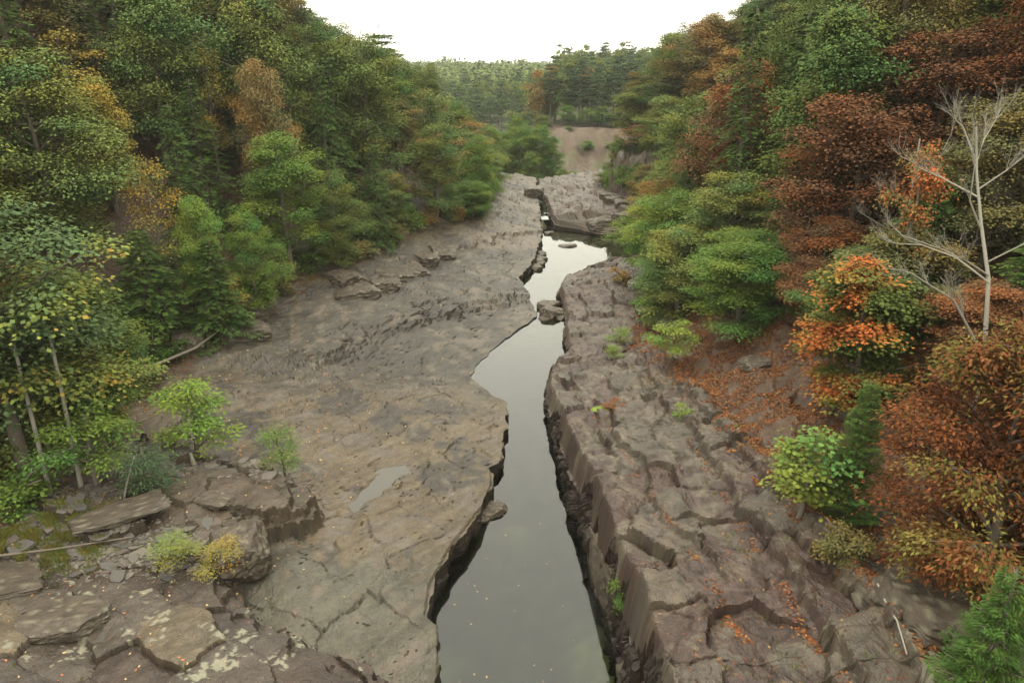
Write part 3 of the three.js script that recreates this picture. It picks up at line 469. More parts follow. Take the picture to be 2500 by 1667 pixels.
// the rest of the wood, tree by tree
const inView = (x, y, z, m) => { const d = (18 - y) * 0.3486 - z * 0.9373; return d > 3 && Math.abs(x) < 0.71 * d + m; };
{
  const R = rngOf(77), free = (x, z, m) => taken.every(([a, b, r]) => Math.hypot(a - x, b - z) > m * 0.5 + r * 0.45);
  for (let z = -13; z > -132; z -= 3.9) for (let d = 0.6; d < 44; d += 3.9) for (const side of [-1, 1]) {
    const zz = z + (R() - 0.5) * 3, dd = Math.max(0.4, d + (R() - 0.5) * 3), x = side < 0 ? edgeL(zz) - dd : edgeR(zz) + dd + 0.5, y = land(x, zz, false), q = R(), q2 = R(), q3 = R(), q4 = R();
    if (!inView(x, y + 6, zz, 5) || (side > 0 && zz > -20) || (side < 0 && zz > -17) || !free(x, zz, 3.7)) continue;
    if (side > 0 && (dd < 3 && zz > -46 || zz > -28 && x < 19.5)) continue;
    if (side < 0 && dd < 3.5 && zz > -38) continue;
    if (zz < -90 && zz > -122 && side > 0 && dd < 4) continue;
    const edge = dd < 3 ? 0.7 : 1, h = (11.5 + 6 * q3) * edge * mix(1, 0.72, sstep(-60, -90, zz)) * (zz < -85 && dd < 7 ? 0.75 : 1);
    let proto, pal, cat = 'tree';
    if (side < 0) {
      if (q < 0.5 - (zz < -70 ? 0.28 : 0)) { proto = HM[Math.floor(q2 * 3)]; pal = 'hemlock'; cat = 'hemlock'; }
      else if (q < 0.9) { proto = B[Math.floor(q2 * 4)]; pal = q4 < 0.4 ? 'green' : q4 < 0.72 ? 'darkgreen' : 'midgreen'; }
      else if (q < 0.95) { proto = B[Math.floor(q2 * 4)]; pal = 'olive'; }
      else { proto = SP[Math.floor(q2 * 2)]; pal = q4 < 0.5 ? 'amber' : 'yellowgreen'; }
    } else {
      if (zz > -36) { proto = q < 0.4 ? HM[Math.floor(q2 * 3)] : B[Math.floor(q2 * 4)]; pal = q < 0.4 ? 'hemlock' : q4 < 0.5 ? 'darkgreen' : 'olive'; if (q < 0.4) cat = 'hemlock'; }
      else if (q < 0.16) { proto = HM[Math.floor(q2 * 3)]; pal = 'hemlock'; cat = 'hemlock'; }
      else if (q < 0.56) { proto = B[Math.floor(q2 * 4)]; pal = q4 < 0.5 ? 'green' : 'darkgreen'; }
      else if (q < 0.82) { proto = B[Math.floor(q2 * 4)]; pal = q4 < 0.6 ? 'olive' : 'yellowgreen'; }
      else { proto = B[Math.floor(q2 * 4)]; pal = q4 < 0.5 ? 'rust' : q4 < 0.75 ? 'amber' : 'maroon'; }
    }
    const word = { hemlock: 'dark feathery hemlock', green: 'dull green broadleaf tree', darkgreen: 'dark green broadleaf tree', midgreen: 'fresh green broadleaf tree', olive: 'olive brown broadleaf tree', amber: 'amber broadleaf tree', yellowgreen: 'yellow green broadleaf tree', rust: 'rust red broadleaf tree', maroon: 'maroon broadleaf tree' }[pal], where = side < 0 ? SHELF : BANK;
    plant(proto, pal, cat === 'hemlock' ? 'hemlock_tree' : kindOf[pal], x, zz, y + h, (cat === 'hemlock' ? 2.9 : 3.7) * (0.85 + 0.4 * R()) * (edge < 1 ? 0.85 : 1), R() * 6.28, (h > 14.2 ? 'tall ' : h < 10 ? 'low ' : '') + word + beside(x, zz, side), cat, word + 's' + beside(x, zz, side));
    taken.push([x, zz, 2.6]);
  }
}
// trees beyond the bend: willows on the bar, pines on the bluff, mixed wood behind
{
  const R = rngOf(88);
  for (const [x, z, t, r] of [[-1.6, -133, 8.2, 3.2], [1.4, -132, 9.6, 3.2], [4.6, -133, 9.4, 3], [-4.6, -136, 9.2, 3.4], [1.2, -138, 10.6, 3.4], [5.4, -137, 9.2, 2.6], [-2, -130, 5.6, 2.4], [7.4, -134, 7.4, 2.4], [3.2, -129, 5.2, 2]]) plant(B[Math.floor(R() * 4)], 'midgreen', 'willow_tree', x, z, t, r, R() * 6, 'soft grey green willow in the clump beyond the ledges', 'willow', 'willows beyond the ledges', -2.4);
  for (const [x, z, t, r] of [[8.2, -119, 3.3, 1.5], [9.7, -118, 3.0, 1.4], [6.9, -116, 2.3, 0.7]]) plant(B[Math.floor(R() * 4)], 'midgreen', 'willow_shrub', x, z, t, r, R() * 6, 'low green shrub at the head of the ledges', 'shrub', 'shrubs at the head of the ledges', 0.3);
  for (let i = 0; i < 30; i++) { const x = 5 + i * 1.25 + R() * 0.8, z = -183 - R() * 7 - (i % 3) * 5 + (x - 18) * 0.3, q = R(); plant(q < 0.72 ? FP[i % 2] : FB[i % 2], q < 0.72 ? 'pine' : q < 0.95 ? 'green' : 'amber', q < 0.72 ? 'pine_tree' : 'broadleaf_tree', x, z, landFar(x, z) + 13 + 3.5 * R(), 2.8 + R(), R() * 6, (q < 0.72 ? 'tall pine with a bare lower trunk' : q < 0.95 ? 'green broadleaf tree' : 'amber broadleaf tree') + ' on top of the eroded bluff', q < 0.72 ? 'pine' : 'tree', (q < 0.72 ? 'pines' : q < 0.95 ? 'green trees' : 'amber trees') + ' on the eroded bluff'); }
  for (let i = 0; i < 26; i++) { const x = 4 + 34 * R(), q = R(), z = (q < 0.6 ? -179 - 4 * R() : -148 - 26 * R()) + (x - 18) * 0.3, h = q < 0.6 ? 2.5 + 3 * R() : 1 + 1.6 * R(); plant(FB[i % 2], q < 0.2 ? 'yellowgreen' : 'midgreen', 'bluff_shrub', x, z, landFar(x, z) + h, 1 + h * 0.3, R() * 6, (q < 0.2 ? 'yellow green' : 'green') + (q < 0.6 ? ' brush along the lip of the eroded bluff' : ' shrub growing on the face of the eroded bluff'), 'shrub', (q < 0.2 ? 'yellow green' : 'green') + (q < 0.6 ? ' brush on the bluff lip' : ' shrubs on the bluff face')); }
  for (let z = -200; z > -330; z -= 13) for (let x = -46; x < 60; x += 6.6) {
    const xx = x + R() * 4, zz = z + R() * 6, q = R(); if (!inView(xx, 10, zz, -14) || Math.abs(xx - 6) > -zz * 0.2 || (xx < 0 && zz > -215)) continue;
    plant(q < 0.6 ? FP[Math.floor(R() * 2)] : FB[Math.floor(R() * 2)], q < 0.6 ? 'pine' : 'green', q < 0.6 ? 'pine_tree' : 'broadleaf_tree', xx, zz, landFar(xx, zz) + 11 + 5 * R(), 2.8 + R(), R() * 6, (q < 0.6 ? 'hazy pine' : 'hazy green broadleaf tree') + ' in the wood behind the bluff', q < 0.6 ? 'pine' : 'tree', (q < 0.6 ? 'hazy pines' : 'hazy green trees') + ' behind the bluff');
  }
  const mb = new MB(), Q = rngOf(5); for (let i = 0; i < 14; i++) clump(mb, Q, gauss(Q) * 3, 5 + 7 * Q(), gauss(Q) * 3, 1.8, 9, 1.6, 1.1, 0.5, plainTint(gauss(Q) * 0.4), [0, 0]);
  const mats = [], cols = [], m4 = new THREE.Matrix4(), e = new THREE.Euler(), qn = new THREE.Quaternion();
  for (let z = -335; z > -1600; z -= 9 + (-z - 335) * 0.012) for (let x = -340; x < 420; x += 7 - z * 0.004) { const xx = x + R() * 6, zz = z + R() * 9; if (!inView(xx, 10, zz, 10) || Math.abs(xx) > 40 - zz * 0.3) continue; const s = 0.6 + 0.9 * R() * R() - zz * 0.0003; m4.compose(new THREE.Vector3(xx, landFar(xx, zz), zz), qn.setFromEuler(e.set(0, R() * 6, 0)), new THREE.Vector3(s, s, s)); mats.push(m4.clone()); cols.push(0.7 + 0.6 * R()); }
  const im = new THREE.InstancedMesh(mb.geo(), leafMat('green'), mats.length); mats.forEach((m, i) => { im.setMatrixAt(i, m); im.setColorAt(i, new THREE.Color(cols[i], cols[i], cols[i])); });
  im.name = 'distant_forest'; scene.add(im); tag(im, 'pale hazy forest on the far ridges under the sky', 'forest', null, 'stuff'); console.log('forest', mats.length);
}
console.log('trees done', taken.length);
// ---------- trees and saplings close by ----------
const pickTint = (list, f) => (x, y, z, R, hue) => { const k = clamp(f(x, y, z, hue ?? 0) + (R() - 0.5) * 0.35, 0, 0.999) * list.length, a = list[Math.floor(k)], b = 0.72 + 0.56 * R(); return [a[0] * b, a[1] * b, a[2] * b]; };
const nearOak = broad(201, { H: 12, R: 4, base: 0.3, clumps: 150, per: 190, leaf: 0.17, wide: 0.13, rc: 0.85, flat: 0.5, stems: 3, bark: barkMat, tint: pickTint([[0.2, 0.14, 0.03], [0.13, 0.14, 0.03], [0.1, 0.125, 0.03], [0.075, 0.105, 0.034], [0.06, 0.09, 0.036], [0.055, 0.085, 0.034]], (x, y, z, h) => 0.66 + h * 0.5 + 0.3 * n3(x * 0.4, y * 0.4, z * 0.4)) });
const orangeMaple = broad(202, { H: 8, R: 2.6, base: 0.12, clumps: 110, per: 190, leaf: 0.14, wide: 0.12, rc: 0.62, flat: 0.34, tint: pickTint([[0.26, 0.075, 0.02], [0.23, 0.09, 0.022], [0.17, 0.1, 0.022], [0.11, 0.1, 0.024], [0.07, 0.085, 0.02], [0.055, 0.075, 0.018]], (x, y, z, h) => 0.62 + 0.14 * x + 0.7 * n3(x * 0.5, y * 0.6, z * 0.5) + h * 0.5) });
const brownHickory = broad(203, { H: 8, R: 3.5, base: 0.06, clumps: 230, per: 210, leaf: 0.145, wide: 0.062, rc: 0.6, flat: 0.5, tint: pickTint([[0.055, 0.02, 0.009], [0.085, 0.028, 0.01], [0.125, 0.044, 0.015], [0.1, 0.034, 0.012], [0.075, 0.045, 0.013], [0.09, 0.085, 0.02], [0.12, 0.09, 0.022]], (x, y, z, h) => 0.42 + h * 0.5 + 0.35 * n3(x * 0.5, y * 0.5, z * 0.5)) });
const cedar = hemlock(204, { H: 5, R: 1.5, n: 130, low: 0.02, L: 0.075, W: 0.026, dens: 8, droop: -0.06 });
const redMaple = broad(205, { H: 9, R: 2, base: 0.4, clumps: 44, per: 110, leaf: 0.15, wide: 0.13, rc: 0.6, tint: pickTint([[0.3, 0.06, 0.02], [0.26, 0.08, 0.026], [0.12, 0.09, 0.03], [0.08, 0.08, 0.028], [0.065, 0.08, 0.026]], (x, y, z, h) => 0.4 - 0.1 * (y - 7) + h * 0.4) });
const sapling = broad(206, { H: 4, R: 1.4, base: 0.3, clumps: 40, per: 75, leaf: 0.16, wide: 0.07, rc: 0.42, flat: 0.45, lean: 0.2 });
const wispy = broad(207, { H: 3, R: 0.9, base: 0.3, clumps: 26, per: 60, leaf: 0.1, wide: 0.04, rc: 0.36, flat: 0.7, lean: 0.3 });
const sycamore = broad(208, { H: 4, R: 1.2, base: 0.25, clumps: 46, per: 32, leaf: 0.15, wide: 0.14, rc: 0.42, flat: 0.5, lean: 0.4 });
const bushlet = broad(209, { H: 1.6, R: 1.1, base: 0.05, clumps: 26, per: 60, leaf: 0.13, wide: 0.08, rc: 0.34, flat: 0.6, stems: 3, lean: 0.2 });
const youngPine = pine(210, { H: 2.6, R: 0.8, low: 0.06, whorl: 0.34, per: 30, L: 0.16, W: 0.035, asc: 0.5 });
PAL.sapgreen = [0.1, 0.16, 0.025]; PAL.syc = [0.095, 0.135, 0.028]; PAL.grey = [0.22, 0.2, 0.2];
const closeBy = [
  [nearOak, 'white', 'oak_tree', -19.4, -25.6, 15.2, 4.7, 0.4, 'tall yellow green oak on pale leaning trunks beside the mossy grass', 'oak'],
  [B[2], 'darkgreen', 'maple_tree', -19.6, -30.6, 10.4, 3.3, 2, 'dark green maple between the tall oak and the fallen log', 'maple'],
  [orangeMaple, 'white', 'maple_tree', 13.3, -26, 11.8, 2.6, 0, 'orange and green maple glowing at the edge of the wood', 'maple'],
  [brownHickory, 'white', 'hickory_tree', 12.3, -15.8, 12.7, 3.1, 1, 'copper brown hickory crowding over the leaf strewn slope', 'hickory'],
  [brownHickory, 'white', 'hickory_tree', 15.4, -16.6, 13.8, 3.4, 3.4, 'second brown hickory pressed behind the copper one', 'hickory'],
  [cedar, 'cedar', 'cedar_tree', 8.0, -9.6, 10.6, 1.5, 1, 'feathery cedar with bright green sprays on the leaf strewn slope', 'cedar'],
  [cedar, 'hemlock', 'cedar_tree', 10.4, -19.4, 9.6, 1.3, 3, 'dark upright cedar between the sycamore sapling and the hickory', 'cedar'],
  [redMaple, 'white', 'maple_tree', 15.4, -28.4, 15.9, 1.3, 2, 'slim maple with scarlet top beside the bare white tree', 'maple'],
  [sapling, 'sapgreen', 'sapling', -13.8, -28.6, 5.9, 1.7, 0, 'bright lime sapling standing alone on the dark damp rock', 'sapling'],
  [wispy, 'midgreen', 'sapling', -9.7, -27.4, 4.4, 0.85, 0, 'wispy sapling at the lip of the silt ledge', 'sapling'],
  [sapling, 'midgreen', 'sapling', -16.4, -25, 6.2, 1.7, 2, 'oak sapling with broad green leaves in front of the tall oak', 'sapling'],
  [youngPine, 'pine', 'young_pine', -14.1, -24.6, 4.6, 1, 1, 'young pine on the silt beside the oak sapling', 'pine'],
  [wispy, 'yellowgreen', 'sumac_shrub', -11.3, -20.6, 3.6, 0.8, 1, 'yellowing sumac growing among the loose slabs', 'shrub'],
  [wispy, 'gold', 'sumac_shrub', -9.9, -20.4, 3.3, 0.7, 3, 'golden sumac drooping at the edge of the upper ledge', 'shrub'],
  [wispy, 'yellow', 'sapling', -18, -44.6, 6.2, 1, 1, 'small yellow sapling in front of the rock outcrop', 'sapling'],
  [sapling, 'lime', 'sapling', 8.7, -36.9, 5.6, 1.2, 1, 'lime sapling rooted in a joint of the purplish bank', 'sapling'],
  [wispy, 'lime', 'seedling', 6.8, -43.9, 2.7, 0.7, 2, 'small green seedling on the pale worn rock below the maples', 'seedling'],
  [wispy, 'lime', 'seedling', 6.1, -40.7, 2.6, 0.5, 4, 'slim seedling in a crack below the lime sapling', 'seedling'],
  [bushlet, 'lime', 'seedling', 7.9, -30, 3.7, 0.5, 4, 'bushy little seedling beside the second rock step', 'seedling'],
  [bushlet, 'rust', 'bilberry_shrub', 5, -32.3, 2.9, 0.7, 1, 'low red bilberry tuft in a hollow of the jointed blocks', 'shrub'],
  [bushlet, 'lime', 'seedling', 4.2, -32, 2.6, 0.4, 1, 'green tuft beside the red bilberry', 'seedling'],
  [sycamore, 'syc', 'sapling', 9.1, -19.8, 8.1, 1.25, 1, 'pale green sycamore sapling with large leaves by the outer ledge', 'sapling'],
  [bushlet, 'olive', 'shrub', 9.4, -17.6, 5.9, 0.8, 1, 'low olive shrub beneath the sycamore sapling', 'shrub'],
  [bushlet, 'yellowgreen', 'shrub', 9.6, -21.6, 6, 1, 2, 'yellow green shrub behind the sycamore sapling', 'shrub'],
  [bushlet, 'grey', 'dead_shrub', 10.2, -56, 3.6, 1.3, 2, 'ash grey dead shrub below the green maple', 'shrub'],
  [bushlet, 'amber', 'shrub', 9.1, -57.5, 3.0, 1, 5, 'orange shrub beside the ash grey dead one', 'shrub'],
  [bushlet, 'midgreen', 'shrub', 3.75, -19.6, 2.4, 0.45, 5, 'green plant clinging to the sheer rock wall', 'plant', 1.2],
];
for (const [p, pal, name, x, z, ty, r, turn, label, cat, y0] of closeBy) plant(p, pal, name, x, z, ty, r, turn, label, cat, null, y0);
{ // undergrowth shrubs along the foot of the wood
  const R = rngOf(301);
  for (let i = 0; i < 150; i++) {
    const side = i % 2 ? 1 : -1, z = -19 - R() * 92, dd = 0.2 + R() * R() * 7, x = side < 0 ? edgeL(z) - dd : edgeR(z) + dd, y = land(x, z, false), q = R(), h = 0.9 + 1.6 * R();
    if (!inView(x, y, z, 0) || (side > 0 && z > -46)) continue;
    const pal = q < 0.4 ? 'midgreen' : q < 0.6 ? 'yellowgreen' : q < 0.8 ? 'olive' : q < 0.9 ? 'amber' : 'hemlock', w = { midgreen: 'green', yellowgreen: 'yellow green', olive: 'olive', amber: 'amber', hemlock: 'dark green' }[pal];
    plant(bushlet, pal, 'undergrowth_shrub', x, z, y + h, 0.9 + R(), R() * 6, w + ' shrub at the foot of ' + (side < 0 ? SHELF : BANK), 'shrub', w + ' shrubs at the foot of ' + (side < 0 ? SHELF : BANK));
  }
}
// ---------- bare trees and fallen wood ----------
function bareTwigs(mb, R, p, dir, len, r, depth) {
  const n = 4, pts = [p]; let d = dir.slice();
  for (let k = 1; k <= n; k++) { d = d.map((v, i) => v + (R() - 0.5) * 0.32 + (i === 1 ? 0.05 : 0)); const l = Math.hypot(...d); d = d.map((v) => v / l); const q = pts[k - 1]; pts.push(q.map((v, i) => v + d[i] * len / n)); }
  mb.tube(pts, r, r * 0.35, depth > 1 ? 6 : 4);
  if (depth > 0) for (let k = 0; k < (depth > 1 ? 5 : 4); k++) { const q = pts[1 + Math.floor(R() * n)], e = [d[0] + (R() - 0.5) * 1.7, d[1] + (R() - 0.3) * 1.1, d[2] + (R() - 0.5) * 1.7], l = Math.hypot(...e); bareTwigs(mb, R, q, e.map((v) => v / l), len * (0.42 + 0.25 * R()), r * 0.45, depth - 1); }
}
function bareTree(x, z, trunkLine, r, limbs, label, mat, seed) {
  const y = land(x, z, false) - 0.3, g = group('bare_tree', x, y, z), R = rngOf(seed), off = (p) => [p[0] - x, p[1] - y, p[2] - z], t = new MB();
  t.tube(trunkLine.map(off), r, r * 0.3, 9); part('trunk', t.geo(), mat, g);
  for (const [line, lr, tw] of limbs) { const b = new MB(), L = line.map(off); b.tube(L, lr * 0.72, lr * 0.25, 7); const N = L.length; for (let k = 0; k < tw * 2; k++) { const j = 1 + Math.floor(R() * (N - 1)), q = L[j], d = [L[j][0] - L[j - 1][0] + (R() - 0.5) * 0.9, L[j][1] - L[j - 1][1] + (R() - 0.2) * 0.9, L[j][2] - L[j - 1][2] + (R() - 0.5) * 0.9], l = Math.hypot(...d); bareTwigs(b, R, q, d.map((v) => v / l), 0.35 + 0.6 * R(), lr * 0.2, 2); } part('branch', b.geo(), mat, g); }
  return tag(g, label, 'bare tree');
}
bareTree(14.2, -20.4, [[14.3, 6.4, -20.3], [14.2, 10.1, -20.5], [14.35, 12.1, -21.3], [14.1, 13.6, -21.8], [13.95, 15, -22.3], [13.8, 16.4, -22.6]], 0.08, [
  [[[14.2, 9.9, -20.5], [13.5, 11, -20.7], [12.9, 11.7, -20.5], [12, 12.2, -20.3], [11.3, 12.6, -20.1]], 0.06, 6],
  [[[14.32, 12.2, -21.3], [13.4, 12.7, -21], [12.5, 13.1, -20.8], [11.3, 13.5, -20.9]], 0.042, 5], [[[14.33, 12, -21.2], [13.6, 12.6, -21.9], [12.7, 12.9, -22.3], [12, 12.9, -22.5]], 0.042, 4],
  [[[14.1, 13.5, -21.8], [13.4, 14.4, -21.5], [13.2, 15.4, -21.3], [13, 16, -21.3]], 0.042, 6], [[[14, 14.6, -22.2], [14.6, 15.2, -22], [15.1, 15.9, -21.7], [15.3, 16.2, -21.6]], 0.036, 6], [[[14.3, 12.6, -21.4], [14.9, 13.2, -21], [15.5, 13.5, -20.6]], 0.036, 3],
  [[[14, 14.4, -22.1], [13.1, 14.9, -22.6], [12.4, 15.2, -22.8]], 0.045, 4], [[[13.9, 15.2, -22.4], [14.3, 16, -22.9], [14.6, 16.6, -23]], 0.045, 5], [[[13.9, 15.4, -22.4], [13.4, 16.4, -22.6], [13.1, 16.6, -22.5]], 0.045, 5],
], 'bare bone white tree with crooked branches behind the copper hickory', paleBark, 31);
bareTree(17.4, -31.5, [[17.4, 7, -31.5], [16.9, 11, -31], [16.6, 13.2, -30.6], [16.4, 15.4, -30.4]], 0.1, [[[[16.7, 12.2, -30.7], [15.8, 13, -30.2], [14.9, 13.4, -29.7]], 0.05, 4], [[[16.5, 13.6, -30.5], [17.2, 14.6, -30.2], [17.4, 15.6, -30]], 0.04, 3], [[[16.8, 11.4, -30.9], [15.6, 11.8, -30], [14.4, 12.4, -29.6]], 0.05, 4]], 'thin grey snag against the big maroon oak', paleBark, 32);
bareTree(-18, -88, [[-18, 9, -88], [-17.6, 15, -87], [-17, 19, -86.4], [-16.4, 22, -86]], 0.16, [[[[-17.3, 17.6, -86.6], [-15.8, 18.4, -85.8], [-14.4, 18.5, -85]], 0.08, 4], [[[-17, 19, -86.4], [-15.8, 20.6, -86], [-14.6, 22, -85.6]], 0.08, 4], [[[-17.4, 16.4, -86.8], [-18.8, 18, -86.4], [-19.4, 20, -86]], 0.07, 3]], 'pale dead tree with forked limbs on the ridge', paleBark, 33);
{
  const stick = (name, pts, r, label, cat, m = paleBark) => { const b = new MB(); b.tube(pts, r, r * 0.55, 7); return tag(top(name, b.geo(), m), label, cat); };
  const g = (x, z, h) => [x, land(x, z) + h, z];
  stick('fallen_log', [g(-21.6, -36.4, 0.3), g(-20.4, -38.6, 0.45), g(-19, -41, 0.5), g(-18.2, -42.8, 0.9)], 0.12, 'weathered fallen log lying up out of the dark hollow', 'log', logMat);
  stick('fallen_branch', [g(9.5, -15.6, 0.22), g(9.35, -14.9, 0.16), g(9.3, -14.2, 0.1), g(9.25, -13.5, 0.06)], 0.035, 'stripped white stick lying in the leaf filled gutter', 'branch');
  stick('fallen_branch', [g(-17.4, -20.2, 0.15), g(-15.6, -20.9, 0.1), g(-13.4, -21.8, 0.15)], 0.05, 'long dark branch lying between moss and loose slabs', 'branch', barkMat);
  stick('stump', [g(-13.5, -27.3, -0.1), [-13.6, land(-13.5, -27.3) + 0.5, -27.35]], 0.12, 'short broken stump on the shale below the lime sapling', 'stump');
  stick('dead_branch', [g(-14.8, -24, 0.1), [-14.6, land(-14.8, -24) + 0.9, -24.2], [-14.2, land(-14.8, -24) + 1.9, -24.3]], 0.05, 'dead grey branch propped upright beside the young pine', 'branch');
  for (const [x, z, tx, tz] of [[-19.9, -23.6, -19.2, -24.6], [-17.8, -24.4, -18.2, -25], [-16.9, -24.9, -17.2, -25.6]]) { const y = land(x, z, false), b = new MB(); b.tube([[x, y - 0.2, z], [mix(x, tx, 0.5), y + 2.6, mix(z, tz, 0.5)], [tx, y + 6.4, tz]], 0.1, 0.055, 8); tag(top('leaning_trunk', b.geo(), paleBark), 'pale bare trunk rising into the foliage of the tall oak', 'tree trunk', 'bare trunks under the tall oak'); }
}
// ---------- boulders, slabs, chips ----------
function boulder(seed, sx, sy, sz, planes = 9, rnd = 0.06) { // a block bounded by joints, its edges worn
  const R = rngOf(seed), g = new THREE.IcosahedronGeometry(1, 9), p = g.attributes.position, N = [];
  for (const [x, y, z, d] of [[1, 0, 0, 1], [-1, 0, 0, 1], [0, 1, 0, 0.9], [0, -1, 0, 1], [0, 0, 1, 1], [0, 0, -1, 1]]) { const v = new THREE.Vector3(x + (R() - 0.5) * 0.35, y + (R() - 0.5) * 0.25, z + (R() - 0.5) * 0.35).normalize(); N.push([v, d * (0.85 + 0.25 * R())]); }
  for (let i = 0; i < planes; i++) N.push([new THREE.Vector3(R() - 0.5, R() * 0.9 - 0.3, R() - 0.5).normalize(), 0.95 + 0.3 * R()]);
  const v = new THREE.Vector3(), c = [];
  for (let i = 0; i < p.count; i++) { v.fromBufferAttribute(p, i).normalize(); let r = 3; for (const [n, d] of N) { const q = n.dot(v); if (q > 0.05) r = Math.min(r, d / q); } r = Math.min(r, 1.5); r *= 1 + rnd * n3(v.x * 3 + seed, v.y * 3, v.z * 3) + rnd * 0.5 * n3(v.x * 9, v.y * 9 + seed, v.z * 9); p.setXYZ(i, v.x * r * sx, v.y * r * sy, v.z * r * sz); const k = 1 + 0.3 * n3(v.x * 2, v.y * 2 + seed, v.z * 2) + 0.25 * n3(v.x * 8, v.y * 8, v.z * 8 + seed), li = sstep(0.35, 0.5, n3(v.x * 3 + 9, v.y * 3, v.z * 3 + seed) * 0.6 + 0.5 * n3(v.x * 11, v.y * 11, v.z * 11)); c.push(mix(0.15 * k, 0.34, li), mix(0.125 * k, 0.33, li), mix(0.105 * k, 0.27, li)); }
  g.setAttribute('color', new THREE.Float32BufferAttribute(c, 3)); g.deleteAttribute('normal'); g.deleteAttribute('uv');
  const key = new Map(), idx = []; // weld so that the shading runs over the faces
  const P = [], C = []; for (let i = 0; i < p.count; i++) { const k = Math.round(p.getX(i) * 1e4) + ',' + Math.round(p.getY(i) * 1e4) + ',' + Math.round(p.getZ(i) * 1e4); let t = key.get(k); if (t === undefined) { t = key.size; key.set(k, t); P.push(p.getX(i), p.getY(i), p.getZ(i)); C.push(c[i * 3], c[i * 3 + 1], c[i * 3 + 2]); } idx.push(t); }
  const h = new THREE.BufferGeometry(); h.setAttribute('position', new THREE.Float32BufferAttribute(P, 3)); h.setAttribute('color', new THREE.Float32BufferAttribute(C, 3)); h.setAttribute('uv', new THREE.Float32BufferAttribute(P.flatMap((_, i) => i % 3 === 0 ? [(P[i] + P[i + 1]) * 0.6, (P[i + 2] + P[i + 1]) * 0.6] : []), 2)); h.setIndex(idx); h.computeVertexNormals(); return h;
}
function rock(seed, x, z, sx, sy, sz, turn, label, cat = 'boulder', sink = 0.3, grp, y0) { const m = top(cat === 'slab' ? 'flat_rock' : 'boulder', boulder(seed, sx, sy, sz), rockMat); m.position.set(x, (y0 ?? land(x, z)) + sy * (1 - sink * 2) * 0.9, z); m.rotation.y = turn; return tag(m, label, cat, grp); }
const BL = [
  [1, -11.6, -53, 1.1, 0.7, 0.9, 0.3, 'squared lichen spotted block at the end of the boulder row'], [2, -10, -55, 0.8, 0.6, 0.9, 0.6, 'purple block second in the row below the wood'], [3, -9.7, -57.4, 1, 0.6, 1.3, 0.8, 'long block in the middle of the boulder row'], [4, -8.6, -60.4, 0.9, 0.6, 1.4, 0.5, 'flat topped block in the boulder row under the green tree'],
  [5, -7.6, -63.5, 0.8, 0.6, 1.2, 0.4, 'narrow block near the upper end of the boulder row'], [6, -6.6, -66.4, 0.8, 0.7, 1.1, 0.3, 'last mossy block of the boulder row'], [7, -12.9, -54.6, 1.0, 0.6, 1, 1, 'brown block tucked behind the lichen spotted block'],
  [8, -18.6, -46.4, 2.1, 1.3, 1.2, 0.4, 'high layered outcrop block under the hemlock boughs'], [9, -17.2, -44, 1.7, 0.6, 0.9, 0.5, 'mossy shelf block below the layered outcrop'], [10, -19.7, -41.8, 0.9, 0.7, 0.8, 0.2, 'rounded boulder in the dark hollow by the log'],
  [11, 3.1, -54.3, 0.85, 0.7, 0.8, 0.4, 'large pointed boulder plugging the narrow of the pool'], [12, 2.9, -56.3, 0.8, 0.55, 0.7, 1, 'flat faced boulder behind the pointed one in the narrows'], [13, 3.9, -53.6, 0.45, 0.3, 0.4, 0.5, 'small boulder wedged against the dome in the narrows'], [14, 2.4, -53.4, 0.4, 0.25, 0.4, 2, 'small wet boulder at the tip of the shelf'],
  [15, 6.1, -78.2, 1, 0.25, 0.7, 0.3, 'low islet of rock in the upper pool'], [16, 4.3, -84.5, 0.6, 0.35, 0.5, 0.5, 'little rock standing in the upper pool below the step'], [17, 3.1, -101.5, 1.3, 0.8, 1.1, 0.2, 'dark lone boulder on the far ledges'],
  [18, 12.4, -94.5, 1.1, 0.7, 0.9, 0.2, 'rounded boulder at the foot of the rock face'], [19, 12.7, -91.6, 1, 0.6, 0.9, 0.8, 'second rounded boulder below the rock face'], [20, 13.2, -88.6, 0.9, 0.6, 0.8, 0.1, 'square dark boulder above the inlet'], [21, 10.6, -85.4, 1.7, 0.7, 1.1, 0.3, 'smooth whaleback boulder beside the inlet'], [22, 13, -85, 1.4, 0.6, 1, 0.7, 'second whaleback boulder beside the inlet'],
  [23, -0.9, -27.2, 0.75, 0.35, 0.5, 0.6, 'tilted slab stranded in the water under the shelf edge'], [24, 4.1, -17.2, 0.8, 0.7, 0.9, 0.3, 'square block fallen at the foot of the wall'], [25, 3.5, -22.4, 0.5, 1.4, 1.8, 0.08, 'tall slab leaning off the sheer wall'],
  [27, 9.3, -52.6, 0.6, 0.45, 0.5, 0.5, 'black pitted boulder by the worn rock'], [28, 10, -50, 0.9, 0.4, 0.7, 0.5, 'grey boulder under the spreading maple'], [29, 10.4, -15, 1, 0.7, 1.2, 0.3, 'lichen crusted boulder on the leaf strewn slope'], [30, 10.9, -12.8, 0.8, 0.6, 1, 1, 'lichened ledge boulder below the hickory'],
];
for (const [s, x, z, a, b, c, t, l] of BL) rock(400 + s, x, z, s < 8 ? a * 1.35 : a, b, s < 8 ? c * 1.35 : c, t, l, 'boulder', s < 8 ? 0.5 : 0.35, null, s >= 11 && s <= 16 || s === 23 || s === 24 ? -0.15 : s === 25 ? 0.1 : undefined);
for (let i = 0; i < 9; i++) { const R = rngOf(480 + i), z = -74.5 + i * 0.75 + R() * 0.3; rock(490 + i, xLeft(z) + 0.15 + R() * 0.4, z, 0.3 + 0.3 * R(), 0.25, 0.3 + 0.2 * R(), R() * 3, 'dark rounded cobble along the shore of the upper pool', 'boulder', 0.3, 'cobbles along the upper pool', -0.02); }
